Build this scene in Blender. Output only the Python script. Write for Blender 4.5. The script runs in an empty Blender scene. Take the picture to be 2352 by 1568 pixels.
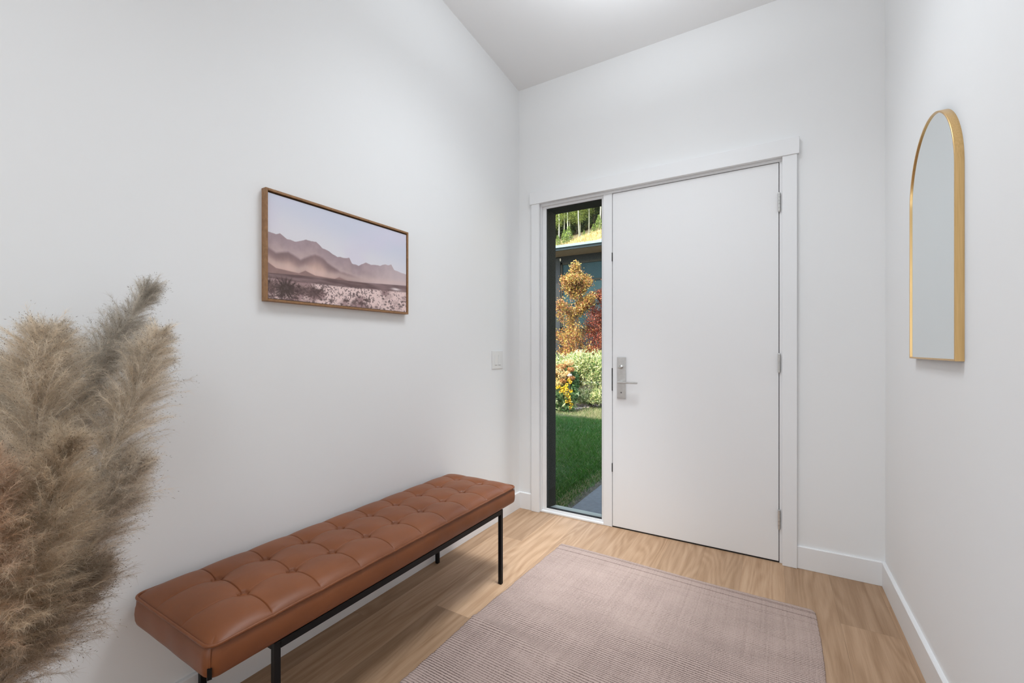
import bpy, bmesh, math, random
import numpy as np
from mathutils import Vector, Matrix

random.seed(7)
RNG = np.random.default_rng(11)
PI = math.pi
S = bpy.context.scene
COL = S.collection

# ------------------------------------------------------------------ helpers
def world_offset(p):
    v = Vector((0, 0, 0))
    while p is not None:
        v += p.location
        p = p.parent
    return v

def link(name, me, m=None, parent=None):
    o = bpy.data.objects.new(name, me)
    COL.objects.link(o)
    if m is not None and me is not None:
        me.materials.append(m)
    if parent is not None:
        off = world_offset(parent)
        me.transform(Matrix.Translation(-off))
        o.parent = parent
    return o

def tag(o, label, cat, group=None, kind=None):
    o['label'] = label
    o['category'] = cat
    if group:
        o['group'] = group
    if kind:
        o['kind'] = kind
    return o

def thing(name, label, cat, loc=(0, 0, 0), group=None, kind=None):
    o = bpy.data.objects.new(name, None)
    COL.objects.link(o)
    o.location = loc
    o.empty_display_size = 0.1
    return tag(o, label, cat, group, kind)

def from_bm(name, bm, m=None, parent=None, smooth=False):
    bmesh.ops.recalc_face_normals(bm, faces=bm.faces[:])
    me = bpy.data.meshes.new(name)
    bm.to_mesh(me)
    bm.free()
    if smooth:
        me.polygons.foreach_set('use_smooth', [True] * len(me.polygons))
    return link(name, me, m, parent)

def add_box(bm, x0, x1, y0, y1, z0, z1, bev=0.0, seg=2):
    tmp = bmesh.new()
    bmesh.ops.create_cube(tmp, size=1)
    for v in tmp.verts:
        v.co = Vector(((x0 + x1) / 2 + v.co.x * (x1 - x0), (y0 + y1) / 2 + v.co.y * (y1 - y0), (z0 + z1) / 2 + v.co.z * (z1 - z0)))
    if bev > 0:
        bmesh.ops.bevel(tmp, geom=tmp.edges[:], offset=bev, segments=seg, affect='EDGES', profile=0.6)
    me = bpy.data.meshes.new('tmp')
    tmp.to_mesh(me)
    tmp.free()
    bm.from_mesh(me)
    bpy.data.meshes.remove(me)

def box(name, x0, x1, y0, y1, z0, z1, m=None, parent=None, bev=0.0, seg=2):
    bm = bmesh.new()
    add_box(bm, x0, x1, y0, y1, z0, z1, bev, seg)
    return from_bm(name, bm, m, parent)

def add_prism(bm, pts, axis, a, b):
    """Extrude a closed 2-D outline along an axis ('x','y','z') from a to b."""
    def P(p, t):
        if axis == 'x':
            return (t, p[0], p[1])
        if axis == 'y':
            return (p[0], t, p[1])
        return (p[0], p[1], t)
    v0 = [bm.verts.new(P(p, a)) for p in pts]
    v1 = [bm.verts.new(P(p, b)) for p in pts]
    n = len(pts)
    bm.faces.new(v0)
    bm.faces.new(v1[::-1])
    for i in range(n):
        bm.faces.new((v0[i], v0[(i + 1) % n], v1[(i + 1) % n], v1[i]))

def add_tube(bm, pts, rad, sides=8, closed=False, cap=True):
    pts = [Vector(p) for p in pts]
    n = len(pts)
    rad = rad if hasattr(rad, '__len__') else [rad] * n
    rings = []
    prev = None
    for i, p in enumerate(pts):
        if closed:
            t = (pts[(i + 1) % n] - pts[i - 1]).normalized()
        else:
            t = (pts[min(i + 1, n - 1)] - pts[max(i - 1, 0)]).normalized()
        if prev is None:
            up = Vector((0, 0, 1)) if abs(t.z) < 0.9 else Vector((1, 0, 0))
            u = t.cross(up).normalized()
        else:
            u = (prev - t * prev.dot(t)).normalized()
        prev = u
        w = t.cross(u)
        rings.append([bm.verts.new(p + (u * math.cos(2 * PI * k / sides) + w * math.sin(2 * PI * k / sides)) * rad[i]) for k in range(sides)])
    m = n if closed else n - 1
    for i in range(m):
        a, b = rings[i], rings[(i + 1) % n]
        for k in range(sides):
            bm.faces.new((a[k], a[(k + 1) % sides], b[(k + 1) % sides], b[k]))
    if cap and not closed:
        bm.faces.new(rings[0][::-1])
        bm.faces.new(rings[-1])

def add_lathe(bm, prof, cx, cy, seg=32):
    rings = []
    for r, z in prof:
        rings.append([bm.verts.new((cx + r * math.cos(2 * PI * k / seg), cy + r * math.sin(2 * PI * k / seg), z)) for k in range(seg)])
    for a, b in zip(rings, rings[1:]):
        for k in range(seg):
            bm.faces.new((a[k], a[(k + 1) % seg], b[(k + 1) % seg], b[k]))
    bm.faces.new(rings[0][::-1])
    bm.faces.new(rings[-1])

def quads(name, V, Q, m=None, parent=None, smooth=False, col=None):
    """Mesh from numpy vertices (N,3) and quads (M,4); col: one rgb per vertex."""
    V = np.ascontiguousarray(V, dtype=np.float32)
    Q = np.ascontiguousarray(Q, dtype=np.int32)
    me = bpy.data.meshes.new(name)
    me.vertices.add(len(V))
    me.vertices.foreach_set('co', V.ravel())
    me.loops.add(Q.size)
    me.loops.foreach_set('vertex_index', Q.ravel())
    me.polygons.add(len(Q))
    me.polygons.foreach_set('loop_start', np.arange(0, Q.size, 4, dtype=np.int32))
    if smooth:
        me.polygons.foreach_set('use_smooth', np.ones(len(Q), dtype=bool))
    me.update(calc_edges=True)
    if col is not None:
        a = me.color_attributes.new('Col', 'FLOAT_COLOR', 'POINT')
        c = np.ones((len(V), 4), dtype=np.float32)
        c[:, :3] = col
        a.data.foreach_set('color', c.ravel())
    return link(name, me, m, parent)

def grid_faces(nu, nv):
    i, j = np.meshgrid(np.arange(nu - 1), np.arange(nv - 1), indexing='ij')
    a = (i * nv + j).ravel()
    return np.stack([a, a + nv, a + nv + 1, a + 1], axis=1)

def unit(a):
    return a / np.maximum(np.linalg.norm(a, axis=-1, keepdims=True), 1e-9)

def leaf_cloud(name, C, D, L, W, col, m, parent, fold=0.25):
    """One folded, pointed quad per leaf: centres C, directions D, lengths L, widths W, colours col."""
    n = len(C)
    D = unit(D)
    R = unit(np.cross(D, RNG.normal(size=(n, 3))))
    N = np.cross(D, R)
    L = np.broadcast_to(L, (n,))[:, None]
    W = np.broadcast_to(W, (n,))[:, None]
    V = np.stack([C - D * L * .5, C + R * W * .5 + N * W * fold - D * L * .05, C + D * L * .5, C - R * W * .5 + N * W * fold - D * L * .05], axis=1).reshape(-1, 3)
    Q = np.arange(n * 4).reshape(-1, 4)
    return quads(name, V, Q, m, parent, col=np.repeat(col, 4, axis=0))

def hair_strips(name, P0, P1, P2, w, col0, col1, m, parent):
    """Thin tapering three-point strips (fine grass hairs)."""
    n = len(P0)
    D = unit(P2 - P0)
    R = unit(np.cross(D, RNG.normal(size=(n, 3))))
    w = np.broadcast_to(w, (n,))[:, None] * .5
    V = np.stack([P0 - R * w, P0 + R * w, P1 - R * w * .8, P1 + R * w * .8, P2 - R * w * .25, P2 + R * w * .25], axis=1).reshape(-1, 3)
    b = np.arange(n)[:, None] * 6
    Q = np.concatenate([b + np.array([[0, 1, 3, 2]]), b + np.array([[2, 3, 5, 4]])], axis=0)
    c = np.stack([col0, col0, (col0 + col1) / 2, (col0 + col1) / 2, col1, col1], axis=1).reshape(-1, 3)
    return quads(name, V, Q, m, parent, col=c)

# ------------------------------------------------------------------ materials
def new_mat(name):
    m = bpy.data.materials.new(name)
    m.use_nodes = True
    nt = m.node_tree
    return m, nt, nt.nodes['Principled BSDF']

class NG:
    def __init__(s, nt):
        s.nt = nt
    def n(s, t, **kw):
        x = s.nt.nodes.new(t)
        for k, v in kw.items():
            setattr(x, k, v)
        return x
    def l(s, a, b):
        s.nt.links.new(a, b)
    def math(s, op, a, b=None, c=None):
        x = s.n('ShaderNodeMath', operation=op)
        for i, v in enumerate((a, b, c)):
            if v is None:
                continue
            if isinstance(v, (int, float)):
                x.inputs[i].default_value = v
            else:
                s.l(v, x.inputs[i])
        return x.outputs[0]
    def noise(s, vec, scale, detail=2, rough=.5, dist=0.0):
        x = s.n('ShaderNodeTexNoise')
        x.inputs['Scale'].default_value = scale
        x.inputs['Detail'].default_value = detail
        x.inputs['Roughness'].default_value = rough
        x.inputs['Distortion'].default_value = dist
        if vec is not None:
            s.l(vec, x.inputs['Vector'])
        return x.outputs['Fac']
    def comb(s, x, y, z=0.0):
        c = s.n('ShaderNodeCombineXYZ')
        for i, v in enumerate((x, y, z)):
            if isinstance(v, (int, float)):
                c.inputs[i].default_value = v
            else:
                s.l(v, c.inputs[i])
        return c.outputs[0]
    def ramp(s, fac, stops):
        r = s.n('ShaderNodeValToRGB')
        e = r.color_ramp.elements
        while len(e) < len(stops):
            e.new(.5)
        for k, (p, c) in zip(e, stops):
            k.position = p
            k.color = (*c, 1)
        s.l(fac, r.inputs[0])
        return r.outputs[0]
    def mix(s, fac, a, b, mode='MIX'):
        x = s.n('ShaderNodeMix', data_type='RGBA', blend_type=mode)
        for sock, v in ((x.inputs[0], fac), (x.inputs[6], a), (x.inputs[7], b)):
            if isinstance(v, (int, float)):
                sock.default_value = v
            elif isinstance(v, tuple):
                sock.default_value = (*v, 1)
            else:
                s.l(v, sock)
        return x.outputs[2]
    def bump(s, h, strength, dist):
        b = s.n('ShaderNodeBump')
        b.inputs['Strength'].default_value = strength
        b.inputs['Distance'].default_value = dist
        s.l(h, b.inputs['Height'])
        return b.outputs[0]

def simple(name, col, rough=.6, metal=0.0, noise=None, bump=None, spec=.5):
    """Plain surface with a faint procedural variation: noise=(scale, amount), bump=(scale, strength, distance)."""
    m, nt, p = new_mat(name)
    g = NG(nt)
    p.inputs['Base Color'].default_value = (*col, 1)
    p.inputs['Roughness'].default_value = rough
    p.inputs['Metallic'].default_value = metal
    p.inputs['Specular IOR Level'].default_value = spec
    tc = g.n('ShaderNodeTexCoord').outputs['Object']
    if noise:
        f = g.noise(tc, noise[0], 3)
        k = noise[1]
        g.l(g.ramp(f, [(.3, tuple(c * (1 - k) for c in col)), (.7, tuple(min(1, c * (1 + k)) for c in col))]), p.inputs['Base Color'])
    if bump:
        g.l(g.bump(g.noise(tc, bump[0], 4), bump[1], bump[2]), p.inputs['Normal'])
    return m

def attr_mat(name, rough=.7, trans=0.0, spec=.3, gain=1.0):
    m, nt, p = new_mat(name)
    g = NG(nt)
    a = g.n('ShaderNodeAttribute', attribute_name='Col')
    g.l(a.outputs['Color'], p.inputs['Base Color'])
    p.inputs['Roughness'].default_value = rough
    p.inputs['Specular IOR Level'].default_value = spec
    if trans > 0:
        t = g.n('ShaderNodeBsdfTranslucent')
        g.l(a.outputs['Color'], t.inputs['Color'])
        mx = g.n('ShaderNodeMixShader')
        mx.inputs[0].default_value = trans
        g.l(p.outputs[0], mx.inputs[1])
        g.l(t.outputs[0], mx.inputs[2])
        g.l(mx.outputs[0], nt.nodes['Material Output'].inputs['Surface'])
    return m

M = {}
M['wall'] = simple('wall_paint', (.83, .835, .835), .85, bump=(90, .04, .002), spec=.25)
M['ceiling'] = simple('ceiling_paint', (.80, .80, .80), .9, spec=.2)
M['trim'] = simple('trim_paint', (.82, .825, .83), .45, noise=(3, .01), spec=.4)
M['door'] = simple('door_paint', (.82, .822, .825), .5, bump=(60, .02, .001), spec=.35)
M['gap'] = simple('dark_gasket', (.012, .011, .010), .8)
M['nickel'] = simple('satin_nickel', (.62, .615, .60), .42, 1.0, noise=(40, .06))
M['nickel_dark'] = simple('dark_nickel', (.20, .195, .19), .4, 1.0, noise=(40, .06))
M['brass'] = None
M['black_metal'] = simple('black_steel', (.004, .004, .0045), .42, 0.0, noise=(30, .15), spec=.22)
M['black_frame'] = simple('black_aluminium', (.019, .019, .015), .7, noise=(20, .08), spec=.08)
M['alu_sill'] = simple('grey_sill', (.42, .46, .42), .4, noise=(12, .1))
M['switch'] = simple('switch_plastic', (.74, .74, .74), .35, noise=(5, .01))
M['vase'] = simple('stoneware', (.55, .52, .48), .7, noise=(9, .1), bump=(60, .2, .002))

def glass_mat():
    m, nt, p = new_mat('window_glass')
    nt.nodes.remove(p)
    g = NG(nt)
    t = g.n('ShaderNodeBsdfTransparent')
    t.inputs[0].default_value = (.95, .97, .96, 1)
    s = g.n('ShaderNodeBsdfGlossy')
    s.inputs['Roughness'].default_value = 0.0
    f = g.n('ShaderNodeFresnel')
    f.inputs['IOR'].default_value = 1.2
    mx = g.n('ShaderNodeMixShader')
    g.l(f.outputs[0], mx.inputs[0])
    g.l(t.outputs[0], mx.inputs[1])
    g.l(s.outputs[0], mx.inputs[2])
    g.l(mx.outputs[0], nt.nodes['Material Output'].inputs['Surface'])
    return m
M['glass'] = glass_mat()

def mirror_mat():
    m, nt, p = new_mat('mirror_silver')
    g = NG(nt)
    tc = g.n('ShaderNodeTexCoord').outputs['Object']
    g.l(g.ramp(g.noise(tc, 2, 1), [(.2, (.80, .85, .86)), (.8, (.83, .875, .88))]), p.inputs['Base Color'])
    p.inputs['Metallic'].default_value = 1
    p.inputs['Roughness'].default_value = .02
    return m
M['mirror'] = mirror_mat()

def brass_mat():
    m, nt, p = new_mat('brushed_brass')
    g = NG(nt)
    tc = g.n('ShaderNodeTexCoord').outputs['Object']
    sp = g.n('ShaderNodeSeparateXYZ')
    g.l(tc, sp.inputs[0])
    v = g.comb(g.math('MULTIPLY', sp.outputs[0], 400), g.math('MULTIPLY', sp.outputs[1], 400), g.math('MULTIPLY', sp.outputs[2], 8))
    f = g.noise(v, 1, 2)
    g.l(g.ramp(f, [(.3, (.66, .43, .185)), (.7, (.76, .51, .235))]), p.inputs['Base Color'])
    p.inputs['Metallic'].default_value = 1
    p.inputs['Roughness'].default_value = .34
    g.l(g.bump(f, .12, .001), p.inputs['Normal'])
    return m
M['brass'] = brass_mat()

def walnut_mat():
    m, nt, p = new_mat('walnut_frame')
    g = NG(nt)
    tc = g.n('ShaderNodeTexCoord').outputs['Object']
    f = g.noise(tc, 30, 4, .6, 1.5)
    g.l(g.ramp(f, [(.25, (.20, .098, .038)), (.75, (.36, .19, .085))]), p.inputs['Base Color'])
    p.inputs['Roughness'].default_value = .5
    return m
M['walnut'] = walnut_mat()
M['gap_wood'] = simple('dark_wood_rebate', (.03, .014, .007), .7, noise=(20, .2))

def leather_mat():
    m, nt, p = new_mat('cognac_leather')
    g = NG(nt)
    tc = g.n('ShaderNodeTexCoord').outputs['Object']
    big = g.noise(tc, 5, 3)
    fine = g.noise(tc, 420, 3)
    c = g.ramp(big, [(.3, (.168, .052, .0165)), (.7, (.218, .071, .024))])
    g.l(c, p.inputs['Base Color'])
    r = g.math('MULTIPLY_ADD', big, .12, .36)
    g.l(r, p.inputs['Roughness'])
    p.inputs['Specular IOR Level'].default_value = .36
    g.l(g.bump(g.math('ADD', fine, g.math('MULTIPLY', g.noise(tc, 40, 3), .7)), .10, .0015), p.inputs['Normal'])
    return m
M['leather'] = leather_mat()

def floor_mat():
    m, nt, p = new_mat('oak_planks')
    g = NG(nt)
    at = g.n('ShaderNodeAttribute', attribute_name='Col')
    sc = g.n('ShaderNodeSeparateColor')
    g.l(at.outputs['Color'], sc.inputs[0])
    tone, r1, r2 = sc.outputs[0], sc.outputs[1], sc.outputs[2]
    pos = g.n('ShaderNodeNewGeometry').outputs['Position']
    sp = g.n('ShaderNodeSeparateXYZ')
    g.l(pos, sp.inputs[0])
    x, y = sp.outputs[0], sp.outputs[1]
    ox, oy = g.math('MULTIPLY', r1, 60), g.math('MULTIPLY', r2, 60)
    A = g.noise(g.comb(g.math('MULTIPLY_ADD', x, 5, ox), g.math('MULTIPLY_ADD', y, .55, oy)), 1, 2, .45, .3)
    ring = g.math('MULTIPLY_ADD', g.math('SINE', g.math('MULTIPLY', A, 95)), .5, .5)
    ringm = g.math('MULTIPLY', ring, g.noise(g.comb(g.math('MULTIPLY_ADD', x, 3, oy), g.math('MULTIPLY_ADD', y, 1.2, ox)), 1.3, 2))
    B = g.noise(g.comb(g.math('MULTIPLY_ADD', x, 260, ox), g.math('MULTIPLY_ADD', y, 7, oy)), 1, 3, .6)
    Cn = g.noise(g.comb(g.math('MULTIPLY_ADD', x, 26, oy), g.math('MULTIPLY_ADD', y, .9, ox)), 1, 3, .55)
    f = g.math('ADD', g.math('MULTIPLY', Cn, .54), g.math('ADD', g.math('MULTIPLY', ringm, .20), g.math('MULTIPLY', B, .34)))
    c = g.ramp(f, [(.30, (.30, .176, .095)), (.52, (.43, .277, .169)), (.78, (.55, .376, .246))])
    k = g.n('ShaderNodeSeparateXYZ')
    tv = g.comb(tone, g.math('POWER', tone, 1.06), g.math('POWER', tone, 1.12))
    c = g.mix(1.0, c, tv, 'MULTIPLY')
    # sparse dark knots / mineral marks
    kn = g.noise(g.comb(g.math('MULTIPLY_ADD', x, 40, ox), g.math('MULTIPLY_ADD', y, 9, oy)), 1, 1)
    kf = g.math('GREATER_THAN', kn, .87)
    c = g.mix(g.math('MULTIPLY', kf, .35), c, (.10, .05, .022))
    g.l(c, p.inputs['Base Color'])
    g.l(g.math('MULTIPLY_ADD', B, .15, .44), p.inputs['Roughness'])
    p.inputs['Specular IOR Level'].default_value = .32
    g.l(g.bump(f, .10, .001), p.inputs['Normal'])
    return m
M['floor'] = floor_mat()

def rug_mat():
    m, nt, p = new_mat('flatweave_wool')
    g = NG(nt)
    pos = g.n('ShaderNodeNewGeometry').outputs['Position']
    sp = g.n('ShaderNodeSeparateXYZ')
    g.l(pos, sp.inputs[0])
    x, y = sp.outputs[0], sp.outputs[1]
    uvn = g.n('ShaderNodeUVMap', uv_map='UVMap').outputs[0]
    su = g.n('ShaderNodeSeparateXYZ')
    g.l(uvn, su.inputs[0])
    u, v = su.outputs[0], su.outputs[1]          # metres along the weft / from the far hem
    wob = g.math('MULTIPLY', g.noise(g.comb(g.math('MULTIPLY', u, 2.6), g.math('MULTIPLY', v, 7)), 1, 3), 5.0)
    jit = g.math('MULTIPLY', g.noise(g.comb(g.math('MULTIPLY', u, 60), g.math('MULTIPLY', v, 60)), 1, 1), 1.3)
    rib = g.math('SINE', g.math('ADD', g.math('MULTIPLY', v, 2 * PI / .0118), g.math('ADD', wob, jit)))
    warp = g.math('SINE', g.math('ADD', g.math('MULTIPLY', u, 2 * PI / .0064), g.math('MULTIPLY', g.noise(g.comb(g.math('MULTIPLY', u, 12), g.math('MULTIPLY', v, 1.0)), 1, 2), 8)))
    row = g.noise(g.comb(g.math('MULTIPLY', u, 2.0), g.math('MULTIPLY', v, 95)), 1, 2)
    colm = g.noise(g.comb(g.math('MULTIPLY', u, 110), g.math('MULTIPLY', v, 1.5)), 1, 2)
    patch = g.noise(g.comb(g.math('MULTIPLY', u, 3.5), g.math('MULTIPLY', v, 6)), 1, 3)
    amt = g.math('MULTIPLY', g.math('MULTIPLY_ADD', patch, 1.7, -.16), g.math('MULTIPLY_ADD', g.math('MINIMUM', v, .8), .75, .55))
    dark = g.math('MULTIPLY', g.math('SMOOTH_MAX', g.math('MULTIPLY_ADD', rib, .75, -.02), 0.0, .2), amt)
    dark = g.math('ADD', dark, g.math('MULTIPLY', g.math('GREATER_THAN', row, .66), .12))
    dark = g.math('ADD', dark, g.math('MULTIPLY', g.math('MULTIPLY_ADD', warp, .5, .5), .10))
    dark = g.math('ADD', dark, g.math('MULTIPLY', g.math('SUBTRACT', colm, .5), .35))
    speck = g.noise(g.comb(g.math('MULTIPLY', u, 150), g.math('MULTIPLY', v, 190)), 1, 2, .6)
    dark = g.math('MULTIPLY', dark, g.math('MULTIPLY_ADD', speck, 2.6, -.30))
    thread = g.noise(g.comb(g.math('MULTIPLY', u, 260), g.math('MULTIPLY', v, 60)), 1, 1)
    dark = g.math('ADD', dark, g.math('MULTIPLY', g.math('SUBTRACT', thread, .5), .22))
    # the darker woven bars beside the far hem
    for c0, wd, st in ((.030, .0036, .62), (.040, .0034, .55), (.086, .0040, .62), (.135, .0025, .3), (.190, .0022, .25), (.215, .002, .2)):
        band = g.math('SUBTRACT', 1.0, g.math('MINIMUM', 1.0, g.math('DIVIDE', g.math('ABSOLUTE', g.math('SUBTRACT', v, c0)), wd)))
        dark = g.math('ADD', dark, g.math('MULTIPLY', band, st))
    c = g.ramp(dark, [(0.0, (.515, .400, .350)), (.22, (.435, .332, .287)), (.55, (.235, .171, .150)), (1.0, (.12, .086, .076))])
    tint = g.noise(g.comb(g.math('MULTIPLY', u, 1.5), g.math('MULTIPLY', v, 2.5)), 1, 2)
    c = g.mix(g.math('MULTIPLY', tint, .35), c, (.95, .93, .99), 'MULTIPLY')
    g.l(c, p.inputs['Base Color'])
    p.inputs['Roughness'].default_value = .95
    p.inputs['Specular IOR Level'].default_value = .1
    h = g.math('ADD', g.math('MULTIPLY', rib, -.5), g.math('MULTIPLY', warp, .22))
    g.l(g.bump(h, .55, .0022), p.inputs['Normal'])
    return m
M['rug'] = rug_mat()
M['canvas'] = attr_mat('printed_canvas', .55, 0, .3)
M['leaf'] = attr_mat('leaf_blades', .5, .3, .35)
M['far_leaf'] = attr_mat('forest_leaves', .7, .2, .2)
M['hair'] = attr_mat('dry_grass_hair', .8, .55, .1)
M['seed'] = attr_mat('dry_grass_seed', .8, .1, .15)
M['bark'] = simple('grey_brown_bark', (.12, .09, .062), .9, noise=(12, .35), bump=(40, .5, .01))
M['pale_bark'] = simple('pale_aspen_bark', (.36, .36, .29), .85, noise=(3, .2))
M['dark_bark'] = simple('conifer_bark', (.10, .085, .07), .9, noise=(5, .3))

# ------------------------------------------------------------------ room measures (metres; camera above the origin)
XL, XR, YB = -1.80, 0.525, 3.108
def ceil_z(y):
    return 3.428 + (3.10 - y) * .0874
YR = -3.6            # rear wall behind the camera

def struct(o, label, cat):
    return tag(o, label, cat, kind='structure')

# ---- floor: every plank a quad of one mesh, with its own tone
V, Q, C = [], [], []
edges = [.489 - .2175 * k for k in range(-1, 12)]
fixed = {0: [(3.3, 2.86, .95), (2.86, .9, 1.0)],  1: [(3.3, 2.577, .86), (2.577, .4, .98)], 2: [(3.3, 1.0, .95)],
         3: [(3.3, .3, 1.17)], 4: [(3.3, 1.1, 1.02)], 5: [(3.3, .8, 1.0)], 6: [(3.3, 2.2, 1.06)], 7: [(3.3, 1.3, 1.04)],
         8: [(3.3, .9, 1.16)], 9: [(3.3, 1.700, 1.32), (1.700, .1, .92)], 10: [(3.3, 2.57, 1.0), (2.57, .55, 1.2)], 11: [(3.3, 1.45, 1.0), (1.45, -.1, .92)]}  # planks beside the bench lightened beyond their own tone for missing window light
for k in range(12):
    x1 = min(edges[k], XR + .02) if k else XR + .02
    x0 = max(edges[k + 1], XL - .02)
    x1 = edges[k] if k else XR + .02
    segs = list(fixed.get(k, [(3.3, 1.2, 1.0)]))
    y = segs[-1][1]
    while y > YR - .1:
        ny = y - random.uniform(1.3, 2.2)
        segs.append((y, ny, random.uniform(.86, 1.12)))
        y = ny
    for (ya, yb, tone) in segs:
        yb = max(yb, YR - .1)
        g_ = .00035
        r1, r2 = random.random(), random.random()
        b = len(V)
        V += [(x0 + g_, yb + g_, 0), (x1 - g_, yb + g_, 0), (x1 - g_, ya - g_, 0), (x0 + g_, ya - g_, 0)]
        Q.append((b, b + 1, b + 2, b + 3))
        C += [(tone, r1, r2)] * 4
# the dark groove bed under the plank joints
b = len(V)
V += [(XL - .02, YR - .1, -.0015), (XR + .02, YR - .1, -.0015), (XR + .02, 3.3, -.0015), (XL - .02, 3.3, -.0015)]
Q.append((b, b + 1, b + 2, b + 3))
C += [(.42, .1, .1)] * 4
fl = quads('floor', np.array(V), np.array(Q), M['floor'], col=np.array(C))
struct(fl, 'wide light oak plank floor running towards the front door', 'floor')
box('subfloor', XL - .15, XR + .15, YR - .15, 3.27, -.25, -.004, M['dark_bark'], fl)

# ---- walls
struct(box('wall_left', XL - .16, XL, YR - .15, 3.27, -.1, 4.35, M['wall']), 'plain white wall behind the leather bench and picture', 'wall')
struct(box('wall_right', XR, XR + .16, YR - .15, 3.27, -.1, 4.35, M['wall']), 'plain white wall carrying the arched mirror', 'wall')
bm = bmesh.new()
OX0, OX1, OZ = -1.615, .052, 2.478
add_box(bm, XL - .01, OX0, YB, 3.27, -.1, 3.6)
add_box(bm, OX1, XR + .01, YB, 3.27, -.1, 3.6)
add_box(bm, OX0, OX1, YB, 3.27, OZ, 3.6)
struct(from_bm('wall_back', bm, M['wall']), 'white end wall around the front door and its narrow side window', 'wall')
struct(box('wall_rear', XL - .01, XR + .01, YR - .15, YR, -.1, 4.35, M['wall']), 'plain white wall behind the viewer', 'wall')
bm = bmesh.new()
add_prism(bm, [(YR - .1, ceil_z(YR - .1)), (3.25, ceil_z(3.25)), (3.25, ceil_z(3.25) + .1), (YR - .1, ceil_z(YR - .1) + .1)], 'x', XL - .02, XR + .02)
struct(from_bm('ceiling', bm, M['ceiling']), 'plain white ceiling sloping gently down towards the door wall', 'ceiling')

# ---- baseboards (flat board, eased top edge)
def baseboard(name, axis, a, b, face, wall, label):
    bm = bmesh.new()
    s_ = 1 if wall > face else -1
    pts = [(face, 0.001), (wall, 0.001), (wall, .132), (face + s_ * .004, .132), (face, .1285)]
    if axis == 'y':
        add_prism(bm, pts, 'y', a, b)
    else:
        add_prism(bm, pts, 'x', a, b)
    return struct(from_bm(name, bm, M['trim']), label, 'baseboard')
baseboard('baseboard_left', 'y', YR, YB, -1.783, XL, 'long white baseboard under the wall behind the bench')
baseboard('baseboard_right', 'y', YR, YB, .509, XR, 'white baseboard under the wall with the mirror')
baseboard('baseboard_back', 'x', .1185, .509, 3.094, YB, 'short white baseboard between door casing and mirror wall')
baseboard('baseboard_back', 'x', -1.783, -1.6725, 3.094, YB, 'tiny white baseboard stub between bench wall and window casing')

# ---- casing (trim_1) and frame (trim_2)
t1 = thing('trim_1', 'flat white casing with wide header around door and side window', 'door casing', (-.78, 3.1, 0), kind='structure')
box('side_casing', -1.672, -1.601, 3.082, YB, .001, 2.460, M['trim'], t1, .0015, 1)
box('side_casing', .044, .1185, 3.082, YB, .001, 2.460, M['trim'], t1, .0015, 1)
box('header', -1.685, .130, 3.076, YB, 2.460, 2.560, M['trim'], t1, .0015, 1)
t2 = thing('trim_2', 'white door frame with mullion between side window and door', 'door frame', (-.78, 3.15, 0), kind='structure')
box('jamb', OX0, -1.5915, 3.1115, 3.268, .001, 2.4413, M['trim'], t2, .001, 1)
box('jamb', .0295, OX1, 3.1115, 3.268, .001, 2.4413, M['trim'], t2, .001, 1)
box('head_jamb', OX0, OX1, 3.1115, 3.268, 2.4417, OZ, M['trim'], t2, .001, 1)
box('mullion', -1.080, -1.0145, 3.1105, 3.268, .001, 2.4415, M['trim'], t2, .0015, 1)
bm = bmesh.new()
add_box(bm, -1.0145, -.996, 3.160, 3.262, .001, 2.4415)
add_box(bm, .011, .0295, 3.160, 3.262, .001, 2.4415)
add_box(bm, -1.0145, .0295, 3.160, 3.262, 2.422, 2.4415)
from_bm('stop', bm, M['gap'], t2)['label'] = 'dark weather seal behind the door edge'
box('threshold', -1.0145, .0295, 3.116, 3.262, .0008, .006, M['gap'], t2)['label'] = 'dark threshold under the door'

# ---- side window
w1 = thing('window_1', 'tall narrow fixed side window beside the white front door', 'window', (-1.33, 3.14, 0), kind='structure')
bm = bmesh.new()
gx0, gx1, gz0, gz1 = -1.560, -1.0995, .0300, 2.424
add_box(bm, -1.5915, gx0, 3.130, 3.165, .014, 2.4415, .001, 1)
add_box(bm, gx1, -1.080, 3.130, 3.165, .014, 2.4415, .001, 1)
add_box(bm, gx0, gx1, 3.130, 3.165, gz1, 2.4415, .001, 1)
add_box(bm, gx0, gx1, 3.130, 3.165, .014, gz0, .001, 1)
from_bm('sash', bm, M['trim'], w1)
box('sill', -1.598, -1.080, 3.108, 3.165, .001, .014, M['trim'], w1, .0015, 1)
bm = bmesh.new()
add_box(bm, gx0 - .0005, gx0 + .0045, 3.1385, 3.1435, gz0, gz1)
add_box(bm, gx1 - .0045, gx1 + .0005, 3.1385, 3.1435, gz0, gz1)
add_box(bm, gx0, gx1, 3.1385, 3.1435, gz1 - .0045, gz1 + .0005)
add_box(bm, gx0, gx1, 3.1385, 3.1435, gz0 - .0005, gz0 + .0045)
for y0_, y1_ in ((3.1485, 3.1662),):
    add_box(bm, gx0 - .0005, gx0 + .0030, y0_, y1_, gz0, gz1)
    add_box(bm, gx1 - .0030, gx1 + .0005, y0_, y1_, gz0, gz1)
    add_box(bm, gx0, gx1, y0_, y1_, gz1 - .003, gz1 + .0005)
    add_box(bm, gx0, gx1, y0_, y1_, gz0 - .0005, gz0 + .0030)
from_bm('glazing_gasket', bm, M['gap'], w1)['label'] = 'thin black gasket line around the glass'
box('pane', gx0, gx1, 3.144, 3.148, gz0, gz1, M['glass'], w1)
bm = bmesh.new()
add_box(bm, -1.63, -1.561, 3.1655, 3.306, -.02, 2.50)
add_box(bm, -1.098, -1.02, 3.1655, 3.306, -.02, 2.50)
add_box(bm, -1.561, -1.098, 3.1655, 3.306, 2.426, 2.50)
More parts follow.
